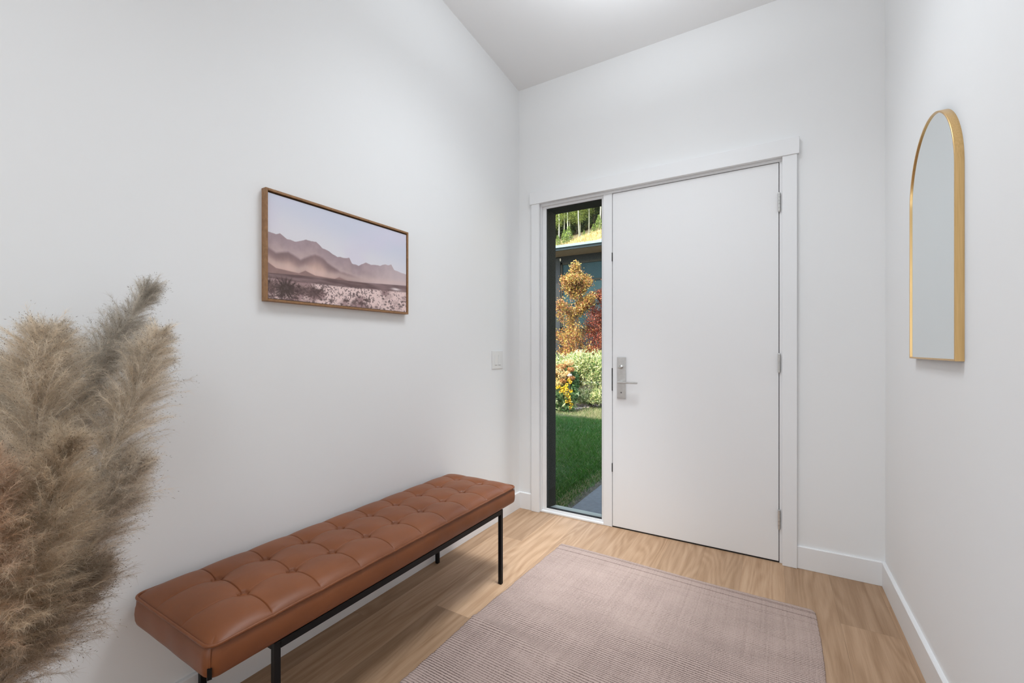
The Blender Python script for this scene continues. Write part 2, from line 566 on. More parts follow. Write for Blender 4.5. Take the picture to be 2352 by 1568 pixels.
from_bm('outer_reveal', bm, M['black_frame'], w1)['label'] = 'black outer frame seen through the glass'
bm = bmesh.new()
add_prism(bm, [(3.167, .024), (3.312, .000), (3.312, -.05), (3.167, -.05)], 'x', -1.561, -1.098)
from_bm('outer_sill', bm, M['alu_sill'], w1)['label'] = 'grey metal outer sill'

# ---- front door
d1 = thing('door_1', 'tall plain white front door with satin nickel handle', 'door', (-.49, 3.112, 0), kind='structure')
box('slab', -1.0105, .0258, 3.1125, 3.157, .0100, 2.4375, M['door'], d1, .0012, 1)
def hinge(z0, z1):
    bm = bmesh.new()
    n = 5
    h = (z1 - z0 - .012) / n
    for k in range(n):
        a = z0 + .006 + k * h
        add_tube(bm, [(.0285, 3.106, a + .0006), (.0285, 3.106, a + h - .0006)], .0072, 14)
    add_tube(bm, [(.0285, 3.106, z0), (.0285, 3.106, z0 + .006)], [.0045, .0068], 14)
    add_tube(bm, [(.0285, 3.106, z1 - .006), (.0285, 3.106, z1)], [.0068, .0045], 14)
    add_box(bm, .0265, .0288, 3.108, 3.150, z0 + .006, z1 - .006)
    from_bm('hinge', bm, M['nickel'], d1, False)
for z0, z1 in ((2.134, 2.253), (1.156, 1.276), (.205, .327)):
    hinge(z0, z1)
for z0, z1 in ((1.944, 2.007), (.998, 1.163), (.405, .468)):
    box('strike_plate', -1.0165, -1.0108, 3.1085, 3.14, z0, z1, M['gap'], d1, .0006, 1)
lp = box('lock_plate', -.976, -.9125, 3.1035, 3.1122, .947, 1.242, M['nickel'], d1, .0015, 2)
bm = bmesh.new()
add_tube(bm, [(-.9445, 3.104, 1.065), (-.9445, 3.058, 1.065)], .011, 20)
add_box(bm, -.9575, -.8155, 3.047, 3.060, 1.0575, 1.0705, .003, 2)
from_bm('lever', bm, M['nickel'], lp)
bm = bmesh.new()
add_tube(bm, [(-.9445, 3.104, 1.172), (-.9445, 3.095, 1.172)], .014, 24)
tb = bmesh.new()
bmesh.ops.create_uvsphere(tb, u_segments=20, v_segments=12, radius=1)
tb.transform(Matrix.Translation((-.9445, 3.086, 1.172)) @ Matrix.Rotation(math.radians(-18), 4, 'Y') @ Matrix.Diagonal((.021, .011, .0065, 1)))
me_ = bpy.data.meshes.new('t'); tb.to_mesh(me_); tb.free(); bm.from_mesh(me_); bpy.data.meshes.remove(me_)
from_bm('thumb_turn', bm, M['nickel'], lp, True)
bm = bmesh.new()
add_tube(bm, [(-.9445, 3.104, .988), (-.9445, 3.1028, .988)], .0055, 20)
from_bm('screw_cap', bm, M['nickel_dark'], lp)

# ---- light switch on the left wall
SW_Y0, SW_Y1, SW_Z0, SW_Z1 = 2.702, 2.849, 1.153, 1.288
sw = thing('light_switch', 'white double rocker switch on the wall beside the side window', 'light switch', (XL, 2.775, 1.22))
box('wall_plate', XL, XL + .0065, SW_Y0, SW_Y1, SW_Z0, SW_Z1, M['switch'], sw, .0025, 2)
for yc in (2.752, 2.800):
    bm = bmesh.new()
    z0, z1 = 1.182, 1.258
    add_prism(bm, [(XL + .0062, z0), (XL + .0098, z0), (XL + .0080, (z0 + z1) / 2), (XL + .0092, z1), (XL + .0062, z1)], 'y', yc - .0175, yc + .0175)
    rk = from_bm('rocker', bm, M['switch'], sw)
    box('rocker_gap', XL + .006, XL + .0069, yc - .0175, yc + .0175, z0 - .0035, z0 - .0003, M['nickel_dark'], rk)

# ---- framed desert picture
PY0, PY1, PZ0, PZ1 = 1.002, 1.810, 1.4975, 1.9605
pic = thing('framed_picture', 'walnut framed desert mountain print hanging on the left wall', 'picture', (XL, 1.406, 1.4975))
bm = bmesh.new()
fw = .0100
add_box(bm, XL, -1.770, PY0, PY0 + fw, PZ0, PZ1, .0012, 1)
add_box(bm, XL, -1.770, PY1 - fw, PY1, PZ0, PZ1, .0012, 1)
add_box(bm, XL, -1.770, PY0 + fw, PY1 - fw, PZ0, PZ0 + fw, .0012, 1)
add_box(bm, XL, -1.770, PY0 + fw, PY1 - fw, PZ1 - fw, PZ1, .0012, 1)
from_bm('frame', bm, M['walnut'], pic)
box('backing', XL + .002, -1.788, PY0 + fw, PY1 - fw, PZ0 + fw, PZ1 - fw, M['gap_wood'], pic)['label'] = 'dark gap around the floating canvas'

def canvas_colours(nu, nv):
    u, v = np.meshgrid(np.linspace(0, 1, nu), np.linspace(0, 1, nv), indexing='ij')
    def fbm(su, sv, octv=5, seed=0):
        r = np.random.default_rng(seed)
        out = np.zeros_like(u)
        a = 1.0
        tot = 0
        for o in range(octv):
            gu, gv = int(su * 2 ** o) + 2, int(sv * 2 ** o) + 2
            t = r.random((gu + 1, gv + 1))
            x, y = u * (gu - 1), v * (gv - 1)
            i, j = x.astype(int), y.astype(int)
            fx, fy = x - i, y - j
            fx, fy = fx * fx * (3 - 2 * fx), fy * fy * (3 - 2 * fy)
            out += a * (t[i, j] * (1 - fx) * (1 - fy) + t[i + 1, j] * fx * (1 - fy) + t[i, j + 1] * (1 - fx) * fy + t[i + 1, j + 1] * fx * fy)
            tot += a
            a *= .5
        return out / tot
    def line(pts):
        p = np.array(pts)
        return np.interp(u, p[:, 0], p[:, 1])
    sm = lambda a, b, x: np.clip((x - a) / (b - a), 0, 1) ** 2 * (3 - 2 * np.clip((x - a) / (b - a), 0, 1))
    mixc = lambda c, d, f: c * (1 - f[..., None]) + d * f[..., None]
    hexl = lambda r, g, b: np.array([((t / 255 + .055) / 1.055) ** 2.4 for t in (r, g, b)])
    ridge = line([(0, .629), (.044, .622), (.064, .638), (.105, .597), (.157, .59), (.19, .612), (.218, .634), (.25, .630), (.282, .636), (.30, .615), (.323, .586), (.345, .580), (.366, .565), (.424, .526), (.449, .533), (.48, .533), (.51, .545), (.53, .49), (.58, .478), (.61, .505), (.638, .531), (.68, .520), (.713, .524), (.761, .531), (.802, .561), (.83, .560), (.859, .572), (.885, .517), (.945, .499), (1, .488)])
    ridge = ridge + (fbm(40, 1, 3, 3) - .5) * .012
    ridge2 = line([(0, .485), (.044, .446), (.08, .462), (.11, .474), (.141, .453), (.184, .425), (.229, .47), (.275, .505), (.323, .484), (.385, .416), (.449, .374), (.6, .34), (1, .33)]) + (fbm(30, 1, 3, 4) - .5) * .014
    foot = line([(0, .34), (.044, .297), (.131, .286), (.174, .281), (.213, .318), (.245, .300), (.275, .284), (.405, .284), (.437, .307), (.475, .292), (.497, .284), (.616, .288), (1, .343)])
    plain = line([(0, .24), (.174, .263), (.411, .279), (.616, .293), (1, .343)])
    fg = line([(0, .200), (.174, .200), (.287, .205), (.476, .216), (1, .262)])
    sky = mixc(np.ones(u.shape + (3,)) * hexl(205, 203, 208), hexl(190, 193, 206), sm(.55, .95, v + .25 * u - .1))
    sky = mixc(sky, hexl(198, 192, 208), sm(.5, .8, fbm(3, 3, 3, 9)) * .5)
    c = sky
    mist = sm(0, 1, (ridge - v) / .30)
    far = mixc(np.ones_like(c) * hexl(152, 134, 138), hexl(186, 164, 160), mist)
    far = far * (1 + (fbm(26, 14, 5, 5) - .5)[..., None] * .30)
    far = mixc(far, hexl(196, 182, 184), sm(.55, 1.0, u) * .60)
    c = mixc(c, far, sm(-.004, .004, ridge - v))
    near = mixc(np.ones_like(c) * hexl(118, 97, 98), hexl(190, 158, 146), sm(.02, .18, ridge2 - v))
    near = near * (1 + (fbm(24, 8, 5, 6) - .5)[..., None] * .55)
    c = mixc(c, near, sm(-.015, .02, ridge2 - v) * (1 - sm(.42, .75, u)) * .85)
    c = mixc(c, hexl(200, 176, 170), np.exp(-((v - foot - .03) / .035) ** 2) * .45)
    ft = np.ones_like(c) * hexl(140, 114, 110) * (1 + (fbm(30, 8, 4, 7) - .5)[..., None] * .4)
    ft = mixc(ft, hexl(184, 164, 164), sm(.5, 1, u) * .8)
    c = mixc(c, ft, sm(-.006, .006, foot - v))
    pl = np.ones_like(c) * hexl(100, 80, 80) * (1 + (fbm(8, 50, 4, 8) - .5)[..., None] * .7)
    pl = mixc(pl, hexl(150, 128, 128), sm(.3, .75, fbm(6, 26, 4, 12)) * .55)
    c = mixc(c, pl, sm(-.004, .006, plain - v))
    c = mixc(c, hexl(225, 212, 212), np.exp(-(((u - .90) / .035) ** 2 + ((v - .275) / .013) ** 2)) * .9)
    scrub = fbm(120, 64, 3, 13)
    br = fbm(9, 9, 4, 14)
    gnd = mixc(np.ones_like(c) * hexl(150, 125, 124), hexl(214, 190, 186), sm(.35, .65, br + .35 * (u - .45)))
    gnd = mixc(gnd, hexl(92, 75, 75), sm(.52, .66, scrub + .16 * (.45 - u) + .25 * (fbm(14, 8, 3, 15) - .5)) * .8)
    c = mixc(c, gnd, sm(-.004, .02, fg - v))
    def tuft(cu, cv, ru, rv, n, seed, dark):
        ang = np.arctan2((v - cv) / rv, (u - cu) / ru)
        rad = np.hypot((v - cv) / rv, (u - cu) / ru)
        r = np.random.default_rng(seed)
        ph = np.interp(ang, np.linspace(-PI, PI, n), r.random(n))
        return np.clip(1.25 - rad - .6 * ph, 0, 1) * dark
    c = mixc(c, hexl(66, 54, 50), np.clip(tuft(.095, .105, .085, .12, 90, 1, 2.0), 0, .9))
    c = mixc(c, hexl(78, 62, 60), np.clip(tuft(.27, .105, .075, .085, 80, 2, 1.6), 0, .8))
    c = mixc(c, hexl(80, 64, 62), np.clip(tuft(.185, .115, .055, .07, 60, 3, 1.4), 0, .7))
    c = mixc(c, hexl(84, 68, 64), np.clip(tuft(.01, .12, .04, .10, 60, 4, 1.4), 0, .7))
    for k in range(60):
        r = np.random.default_rng(100 + k)
        cu, cv = r.random(), r.random() * .17
        sz = .006 + .02 * (1 - cv / .2) * r.random()
        c = mixc(c, hexl(70, 54, 54), np.clip(tuft(cu, cv, sz * 1.4, sz * 1.4, 30, 200 + k, 1.4), 0, .75))
    return np.clip(c * 1.22, 0, .92).reshape(-1, 3)
nu, nv = 760, 430
uu, vv = np.meshgrid(np.linspace(0, 1, nu), np.linspace(0, 1, nv), indexing='ij')
cy0, cy1, cz0, cz1 = PY0 + .0125, PY1 - .0125, PZ0 + .0125, PZ1 - .0165
Vc = np.stack([np.full(uu.size, -1.7765), (cy0 + (cy1 - cy0) * uu).ravel(), (cz0 + (cz1 - cz0) * vv).ravel()], axis=1)
cv_ = quads('canvas', Vc, grid_faces(nu, nv), M['canvas'], pic, True, canvas_colours(nu, nv))
box('stretcher', -1.788, -1.7768, cy0, cy1, cz0, cz1, M['gap_wood'], pic)

# ---- arched mirror on the right wall
MY0, MY1, MZ0, MZT, MXF = 1.946, 2.494, 1.2615, 2.172, .5015
mir = thing('arched_mirror', 'slim arched mirror with brushed brass frame on the right wall', 'mirror', (XR, 2.22, MZ0))
def arch(inset, n=48):
    r = (MY1 - MY0) / 2 - inset
    yc, zc = (MY0 + MY1) / 2, MZT - (MY1 - MY0) / 2
    pts = [(yc - r, MZ0 + inset), (yc + r, MZ0 + inset)]
    pts += [(yc + r * math.cos(PI * k / n), zc + r * math.sin(PI * k / n)) for k in range(n + 1)]
    return pts
bm = bmesh.new()
prof = [(0.0, XR), (0.0, MXF + .001), (.001, MXF), (.0055, MXF), (.0062, MXF + .0006), (.0062, MXF + .006)]
rings = []
for ins, x in prof:
    rings.append([bm.verts.new((x, y, z)) for y, z in arch(ins)])
for a, b in zip(rings, rings[1:]):
    for k in range(len(a)):
        bm.faces.new((a[k], a[(k + 1) % len(a)], b[(k + 1) % len(a)], b[k]))
bm.faces.new(rings[0])
fr = from_bm('frame', bm, M['brass'], mir)
for f_ in fr.data.polygons:
    f_.use_smooth = len(f_.vertices) == 4
fr.data.set_sharp_from_angle(angle=.6)
bm = bmesh.new()
add_prism(bm, arch(.0062), 'x', MXF + .0045, MXF + .009)
from_bm('mirror_glass', bm, M['mirror'], mir)

# ---- tufted leather bench
BX0, BX1, BY0, BY1, BZ0, BZ1 = -1.772, -1.287, .578, 2.182, .4130, .5030
ben = thing('tufted_bench', 'long cognac leather tufted bench on thin black steel legs', 'bench', (-1.53, 1.38, 0))
rows_x = [-1.6195, -1.4545]
but_y = [.7525 + .1632 * k for k in range(9)]
nx, ny = 200, 1300
gx, gy = np.meshgrid(np.linspace(BX0, BX1, nx), np.linspace(BY0, BY1, ny), indexing='ij')
def cushion_height(x, y):
    e = np.minimum(np.minimum(x - BX0, BX1 - x), np.minimum(y - BY0, BY1 - y))
    ex = np.minimum(x - BX0, BX1 - x)
    ey = np.minimum(y - BY0, BY1 - y)
    dome = .036 * (1 - np.exp(-ex / .030)) * (1 - np.exp(-ey / .036))
    h = dome
    dy = np.min(np.stack([np.abs(y - b) for b in but_y]), axis=0)
    fade = np.clip(ex / .02, .30, 1)
    h = h - (.0048 * np.exp(-(dy / .0014) ** 2) + .0055 * np.exp(-dy / .022)) * fade
    dx = np.min(np.stack([np.abs(x - r) for r in rows_x]), axis=0)
    fy = np.clip(ey / .05, 0, 1)
    h = h - (.0018 * np.exp(-(dx / .0030) ** 2) + .0048 * np.exp(-dx / .022)) * fy
    d2 = np.min(np.stack([np.hypot(x - r, y - b) for r in rows_x for b in but_y]), axis=0)
    h = h - .0185 * np.exp(-(d2 / .033) ** 1.25) - .0060 * np.exp(-((d2 - .0125) / .0040) ** 2)
    return h
gz = BZ1 + cushion_height(gx, gy)
# rounded corners of the outline
RC = .030
px, py = gx.copy(), gy.copy()
for sx, ex_ in ((-1, BX0), (1, BX1)):
    for sy, ey_ in ((-1, BY0), (1, BY1)):
        cxx, cyy = ex_ - sx * RC, ey_ - sy * RC
        dx, dy = (px - cxx) * sx, (py - cyy) * sy
        k = (dx > 0) & (dy > 0)
        mm = np.maximum(dx, dy)
        dd = np.maximum(np.hypot(dx, dy), 1e-9)
        px = np.where(k, cxx + sx * dx * mm / dd, px)
        py = np.where(k, cyy + sy * dy * mm / dd, py)
# the top sits just inside the piping
cxm, cym = (BX0 + BX1) / 2, (BY0 + BY1) / 2
V = np.stack([px.ravel(), py.ravel(), gz.ravel()], axis=1)
Q = grid_faces(nx, ny)
idx = np.arange(nx * ny).reshape(nx, ny)
loop = np.concatenate([idx[:-1, 0], idx[-1, :-1], idx[:0:-1, -1], idx[0, :0:-1]])
LP = V[loop]
tan = np.roll(LP, -1, 0) - np.roll(LP, 1, 0)
nor = unit(np.stack([tan[:, 1], -tan[:, 0], np.zeros(len(LP))], axis=1))
prof = [(-.0040, -.0015), (-.0045, -.0050), (-.0030, -.0090), (.0010, -.0150), (.005, -.032), (.0065, -.050), (.0050, -.070), (.0015, -.083), (-.0045, -.0885), (-.012, -.090)]
parts = [V]
qs = [Q]
base = loop
cnt = len(V)
arc = np.concatenate([[0], np.cumsum(np.linalg.norm(np.diff(LP[:, :2], axis=0), axis=1))])
ruck = .0007 * np.sin(arc * 47) + .0008 * np.sin(arc * 19 + 1)
for i, (o_, dz) in enumerate(prof):
    ring = LP + nor * (o_ + (ruck * (1 if 3 < i < 9 else .2))[:, None])
    ring[:, 2] = BZ1 + dz + (LP[:, 2] - BZ1) * max(0, 1 - i / 6) + (ruck * .8 if i >= 7 else 0)
    parts.append(ring)
    cur = np.arange(cnt, cnt + len(LP))
    qs.append(np.stack([base, np.roll(base, -1), np.roll(cur, -1), cur], axis=1))
    base = cur
    cnt += len(LP)
cen = np.array([[cxm, cym, BZ1 - .090]])
inner = LP.copy()
inner[:, 0] = cxm + (inner[:, 0] - cxm) * .5
inner[:, 1] = cym + (inner[:, 1] - cym) * .8
inner[:, 2] = BZ1 - .090
parts.append(inner)
cur = np.arange(cnt, cnt + len(LP))
qs.append(np.stack([base, np.roll(base, -1), np.roll(cur, -1), cur], axis=1))
cushion = quads('cushion', np.concatenate(parts), np.concatenate(qs)[:, ::-1], M['leather'], ben, True)
cushion.data.update()
pp = LP + nor * .0016
pp[:, 2] = LP[:, 2] + .0008
dense = pp[::4]
bm = bmesh.new()
add_tube(bm, [tuple(p) for p in dense], .0044, 10, closed=True)
from_bm('piping', bm, M['leather'], cushion, True)
# upright corner seams
for cx_, cy_ in ((BX1, BY0), (BX1, BY1), (BX0, BY0)):
    sx, sy = (1 if cx_ == BX1 else -1), (1 if cy_ == BY1 else -1)
    c0 = (cx_ - sx * RC + sx * (RC + .003) * .7071, cy_ - sy * RC + sy * (RC + .003) * .7071)
    bm = bmesh.new()
    o1 = .0045
    pts = [(c0[0], c0[1], BZ1 - .006), (c0[0] + sx * o1 * .5, c0[1] + sy * o1 * .5, BZ1 - .03), (c0[0] + sx * o1 * .55, c0[1] + sy * o1 * .55, BZ1 - .06), (c0[0], c0[1], BZ1 - .084)]
    add_tube(bm, pts, .0016, 8)
    from_bm('corner_seam', bm, M['leather'], cushion, True)
for rx in rows_x:
    for b in but_y:
        z = float(BZ1 + cushion_height(np.array([[rx]]), np.array([[b]]))[0, 0])
        bm = bmesh.new()
        prof_b = [(.0105, z - .003), (.0126, z + .0030), (.0132, z + .0062), (.0118, z + .0092), (.0076, z + .0110), (.0015, z + .0117)]
        add_lathe(bm, prof_b, rx, b, 24)
        from_bm('button', bm, M['leather'], cushion, True)
bm = bmesh.new()
tag_pts = []
nx_, ny_ = .91, -.41
for a_, b_ in ((-.0055, -.002), (.0055, -.002), (.0055, .0045), (-.0055, .0045)):
    tag_pts.append((-1.2905 - ny_ * a_ + nx_ * b_, .5805 + nx_ * a_ + ny_ * b_))
add_prism(bm, tag_pts, 'z', .4200, .4485)
from_bm('care_tag', bm, M['black_metal'], cushion)['label'] = 'small black fabric tag at the near corner'
LX0, LX1, LY0, LY1, T = -1.755, -1.300, .767, 2.040, .010
for x in (LX0, LX1):
    for y in (LY0, LY1):
        box('leg', x - T, x + T, y - T, y + T, .0005, .412, M['black_metal'], ben, .0012, 1)
for x in (LX0, LX1):
    box('rail', x - T, x + T, LY0 + T, LY1 - T, .388, .412, M['black_metal'], ben, .001, 1)
for y in (LY0, LY1):
    box('rail', LX0 + T, LX1 - T, y - T, y + T, .388, .412, M['black_metal'], ben, .001, 1)

# ---- flatweave rug
nu, nv = 240, 360
u, v = np.meshgrid(np.linspace(0, 1, nu), np.linspace(0, 1, nv), indexing='ij')
def smooth_noise(x, seed):
    r = np.random.default_rng(seed)
    t = r.random(4000) - .5
    i = np.floor(x).astype(int)
    f = x - i
    f = f * f * (3 - 2 * f)
    return t[i % 4000] * (1 - f) + t[(i + 1) % 4000] * f
RL = 2.06
yv = v * RL
xl = -1.213 - .036 * np.clip(yv / .9, 0, 1) + .006 * smooth_noise(yv * 9, 1) + .0045 * smooth_noise(yv / .0118, 2)
xr = .180 - .004 * yv + .006 * smooth_noise(yv * 7, 3) + .003 * smooth_noise(yv / .0118, 4)
xr = xr - .02 * np.exp(-yv / .012)
xx = xl + (xr - xl) * u
yy = 2.664 - .040 * u + .005 * np.sin(u * 7) * np.exp(-yv / .3) + .0025 * smooth_noise(u * 160, 5) * np.exp(-yv / .01) - yv
zz = .0075 + .0022 * np.sin(yv * 19 + 2.2 * u + 2.5 * smooth_noise(u * 3 + yv * 2, 6)) + .0016 * np.sin(yv * 41 - 3 * u)
# a raised ripple reaching in from the left edge
zz = zz + .013 * np.exp(-((yv - .955 - .12 * u) / .026) ** 2) * np.exp(-u / .30)
zz = zz + .004 * np.exp(-((yv - .30 - .05 * u) / .05) ** 2) * np.exp(-((u - .12) / .18) ** 2)
ed = np.minimum(np.minimum(u * 1.42, (1 - u) * 1.42), np.minimum(yv, RL - yv))
zz = np.maximum(zz * np.clip(.55 + ed / .03, 0, 1), .004)
Vt = np.stack([xx.ravel(), yy.ravel(), zz.ravel()], axis=1)
Vb = Vt.copy()
Vb[:, 2] = .0008
Q = grid_faces(nu, nv)
n0 = nu * nv
idx = np.arange(n0).reshape(nu, nv)
lp_ = np.concatenate([idx[:-1, 0], idx[-1, :-1], idx[:0:-1, -1], idx[0, :0:-1]])
side = np.stack([lp_, np.roll(lp_, -1), np.roll(lp_, -1) + n0, lp_ + n0], axis=1)
rug = quads('area_rug', np.concatenate([Vt, Vb]), np.concatenate([Q[:, ::-1], side, Q + n0]), M['rug'], None, True)
uvl = rug.data.uv_layers.new(name='UVMap')
li = np.empty(len(rug.data.loops), dtype=np.int32)
rug.data.loops.foreach_get('vertex_index', li)
uvs = np.stack([np.concatenate([(u * 1.42).ravel()] * 2), np.concatenate([yv.ravel()] * 2)], axis=1)[li]
uvl.data.foreach_set('uv', uvs.astype(np.float32).ravel())
tag(rug, 'dusty pink ribbed flatweave rug on the oak floor before the door', 'rug')

# ---- pampas grass plumes in a floor vase at the left
VX, VY, VZ = -1.47, .17, .40
vase = thing('floor_vase', 'tall stoneware floor vase holding the pampas plumes', 'vase', (VX, VY, 0))
bm = bmesh.new()
add_lathe(bm, [(.085, .001), (.098, .01), (.125, .10), (.130, .20), (.105, .31), (.060, .37), (.058, .40), (.050, .40), (.050, .36), (.09, .29), (.11, .18), (.08, .03)], VX, VY, 40)
from_bm('body', bm, M['vase'], vase, True)

def bez(P, t):
    P = np.array(P)
    k = np.linspace(0, 1, len(P))
    out = np.stack([np.interp(t, k, P[:, i]) for i in range(3)], axis=-1)
    return out

def smooth_path(P, n=60):
    P = np.array(P, dtype=float)
    Q_ = np.concatenate([[2 * P[0] - P[1]], P, [2 * P[-1] - P[-2]]])
    out = []
    m = len(P) - 1
    for i in range(m):
        p0, p1, p2, p3 = Q_[i:i + 4]
        for t in np.linspace(0, 1, max(2, n // m), endpoint=False):
            out.append(.5 * ((2 * p1) + (-p0 + p2) * t + (2 * p0 - 5 * p1 + 4 * p2 - p3) * t * t + (-p0 + 3 * p1 - 3 * p2 + p3) * t ** 3))
    out.append(P[-1])
    return np.array(out)

def plume(label, P, blen, seed, nb=420, nh=130, tint=(1, 1, 1), dens=1.0):
    """P runs from the tip down to the bottom of the flower head; the bare stem goes on into the vase."""
    global RNG
    RNG = np.random.default_rng(seed)
    r = RNG
    head = smooth_path(P[::-1], 60)               # bottom -> tip
    rim = np.array([VX + r.uniform(-.028, .028), VY + r.uniform(-.028, .028), VZ - .33])
    mouth = np.array([rim[0] + r.uniform(-.006, .006), rim[1] + r.uniform(-.006, .006), VZ + .01])
    root = thing('pampas_plume', label, 'pampas grass', tuple(rim), 'pampas plumes in the floor vase')
    stem = smooth_path(np.concatenate([[rim, mouth], head[[0, 20, 40, 60 - 1]]]), 60)
    bm = bmesh.new()
    add_tube(bm, [tuple(p) for p in stem[::2]], list(np.linspace(.0030, .0005, len(stem[::2]))), 6)
    from_bm('stem', bm, M['bark'], root, True)
    nb = int(nb * 1.35 * dens)
    t = r.random(nb) ** .9
    seglen = np.linalg.norm(np.diff(head, axis=0), axis=1).sum()
    org = bez(head, t)
    tang = unit(bez(head, np.minimum(t + .03, 1)) - bez(head, np.maximum(t - .03, 0)))
    rad = unit(np.cross(tang, r.normal(size=(nb, 3))))
    prof_ = np.clip(t / .12, .25, 1) * (1 - .62 * np.clip((t - .35) / .65, 0, 1) ** 1.6)
    L = blen * prof_ * r.uniform(.65, 1.15, nb) * np.where(r.random(nb) < .09, 1.38, 1)
    ang = np.radians(r.uniform(16, 52, nb))
    ang *= np.where(t > .88, .7, 1)
    d0 = tang * np.cos(ang)[:, None] + rad * np.sin(ang)[:, None]
    sag = r.uniform(.05, .30, nb)[:, None]
    d1 = unit(d0 + rad * .25 + np.array([0, 0, -1.0]) * sag)
    B0, B1, B2 = org, org + d0 * L[:, None] * .5, org + d0 * L[:, None] * .5 + d1 * L[:, None] * .5
    tn = np.array(tint)
    ca = np.array([.74, .64, .51]) * tn
    cb = np.array([.92, .85, .745]) * tn
    shade = r.uniform(.75, 1.15, nb)[:, None]
    hair_strips('branchlets', B0, B1, B2, .0007, ca * .9 * shade, ca * shade, M['hair'], root)
    # fine hairs along every branchlet
    s = r.uniform(.12, 1.0, (nb, nh))
    q0 = (1 - s)[..., None] ** 2 * B0[:, None] + (2 * s * (1 - s))[..., None] * B1[:, None] + (s ** 2)[..., None] * B2[:, None]
    bd = unit((1 - s)[..., None] * (B1 - B0)[:, None] + s[..., None] * (B2 - B1)[:, None])
    sd = unit(bd + r.normal(size=bd.shape) * .55)
    hl = r.uniform(.010, .034, (nb, nh)) * np.clip(.55 + prof_[:, None] * .5, 0, 1.1)
    h0 = q0.reshape(-1, 3)
    sd = sd.reshape(-1, 3)
    hl = hl.reshape(-1, 1)
    h1 = h0 + sd * hl * .5
    h2 = h0 + sd * hl + np.array([0, 0, -1.0]) * hl * .12 + r.normal(size=h0.shape) * hl * .10
    cc = np.repeat(shade, nh, axis=0) * r.uniform(.8, 1.2, (len(h0), 1))
    hair_strips('hairs', h0, h1, h2, .00029, ca * cc, cb * cc, M['hair'], root)
    # tiny dry spikelets on the outer ends
    k = r.random(len(h0)) < .17
    kk = k & (s.reshape(-1) > .55) & (np.repeat(r.random(nb) < .6, nh))
    c_ = h2[kk]
    dd = unit(sd[kk] + r.normal(size=c_.shape) * .3)
    col = np.array([.24, .185, .135]) * tn * r.uniform(.6, 1.4, (len(c_), 1))
    leaf_cloud('spikelets', c_, dd, r.uniform(.0032, .0068, len(c_)), r.uniform(.0008, .0013, len(c_)), col, M['seed'], root, .2)
    return root

plume('tallest slim greyish pampas plume, its tip reaching highest against the wall', [(-1.62, .562, 1.475), (-1.62, .478, 1.310), (-1.62, .430, 1.190), (-1.62, .398, 1.060), (-1.62, .372, .892)], .125, 21, nb=520, tint=(.80, .82, .85))
plume('full tan pampas plume fanning to the right, below the tallest tip', [(-1.46, .526, 1.335), (-1.45, .490, 1.235), (-1.44, .452, 1.120), (-1.44, .402, .985), (-1.45, .335, .800)], .112, 22, nb=520)
plume('broad pampas plume with a rounded brush top, left of the two tall ones', [(-1.5, .320, 1.325), (-1.5, .311, 1.24), (-1.5, .306, 1.137), (-1.5, .300, 1.0), (-1.49, .285, .820)], .150, 23, nb=480, tint=(.95, .93, .90))
plume('grey pampas plume standing at the far left edge of the bunch', [(-1.62, .262, 1.235), (-1.61, .262, 1.166), (-1.60, .262, 1.081), (-1.60, .262, .953), (-1.59, .26, .80)], .135, 24, tint=(.84, .85, .86))
plume('drooping pampas plume lowest on the right, pointing at the bench end', [(-1.40, .452, 1.000), (-1.41, .408, .920), (-1.42, .366, .830), (-1.43, .310, .715), (-1.45, .252, .600)], .125, 25, nb=500, tint=(.93, .92, .92))
plume('golden brown pampas plume in the front middle of the bunch', [(-1.27, .300, 1.095), (-1.28, .280, .985), (-1.29, .262, .875), (-1.32, .240, .765), (-1.36, .210, .640)], .125, 26, nb=460, tint=(.80, .74, .66))
plume('reddish beige pampas plume nearest the viewer at lower left', [(-1.29, .190, 1.075), (-1.30, .196, .980), (-1.31, .198, .870), (-1.34, .195, .760), (-1.39, .185, .640)], .125, 27, nb=420, tint=(.90, .76, .67))
plume('short dark brown pampas plume at the bottom front of the bunch', [(-1.32, .345, .800), (-1.335, .306, .740), (-1.35, .270, .680), (-1.38, .235, .615), (-1.42, .205, .530)], .125, 28, nb=440, tint=(.62, .56, .51))
RNG = np.random.default_rng(5)

# ------------------------------------------------------------------ outside
GZ = -.12
M['lawn'] = simple('turf_soil', (.040, .090, .018), .95, noise=(6, .35), bump=(60, .6, .03))
M['concrete'] = simple('brushed_concrete', (.115, .125, .130), .85, noise=(25, .12), bump=(150, .35, .004))
M['soil'] = simple('bare_earth', (.075, .068, .045), .95, noise=(25, .5), bump=(40, .9, .03))
M['mulch'] = simple('bark_mulch', (.15, .105, .08), .95, noise=(30, .5), bump=(40, .9, .03))
M['dry_hill'] = simple('dry_hill_grass', (.33, .25, .12), .95, noise=(.7, .35), bump=(3, .8, .3))
struct(box('lawn', -40, 25, 3.30, 12.6, GZ - .3, GZ, M['lawn']), 'green front lawn outside the side window', 'lawn')
struct(box('path', -1.545, 1.6, 3.312, 8.6, GZ - .28, GZ + .012, M['concrete'], None, .006, 1), 'grey concrete walk just outside the front door', 'path')
bm = bmesh.new()
rs = np.random.default_rng(77)
ys_ = np.linspace(3.34, 8.6, 60)
strip = [(-1.535, 3.34), (-1.535, 8.6)] + [(-1.60 - .04 * rs.random(), float(y_)) for y_ in ys_[::-1]]
add_prism(bm, strip, 'z', GZ - .05, GZ + .006)
struct(from_bm('ground_strip', bm, M['soil']), 'narrow bare earth strip between lawn and concrete walk', 'soil')
bm = bmesh.new()
outl = [(-12, 9.3), (-5.2, 9.35), (-4.35, 9.0), (-3.95, 9.25), (-3.80, 10.2), (-3.55, 10.9), (-2.6, 11.4), (-1.2, 11.7), (4, 11.7), (4, 16.5), (-12, 16.5)]
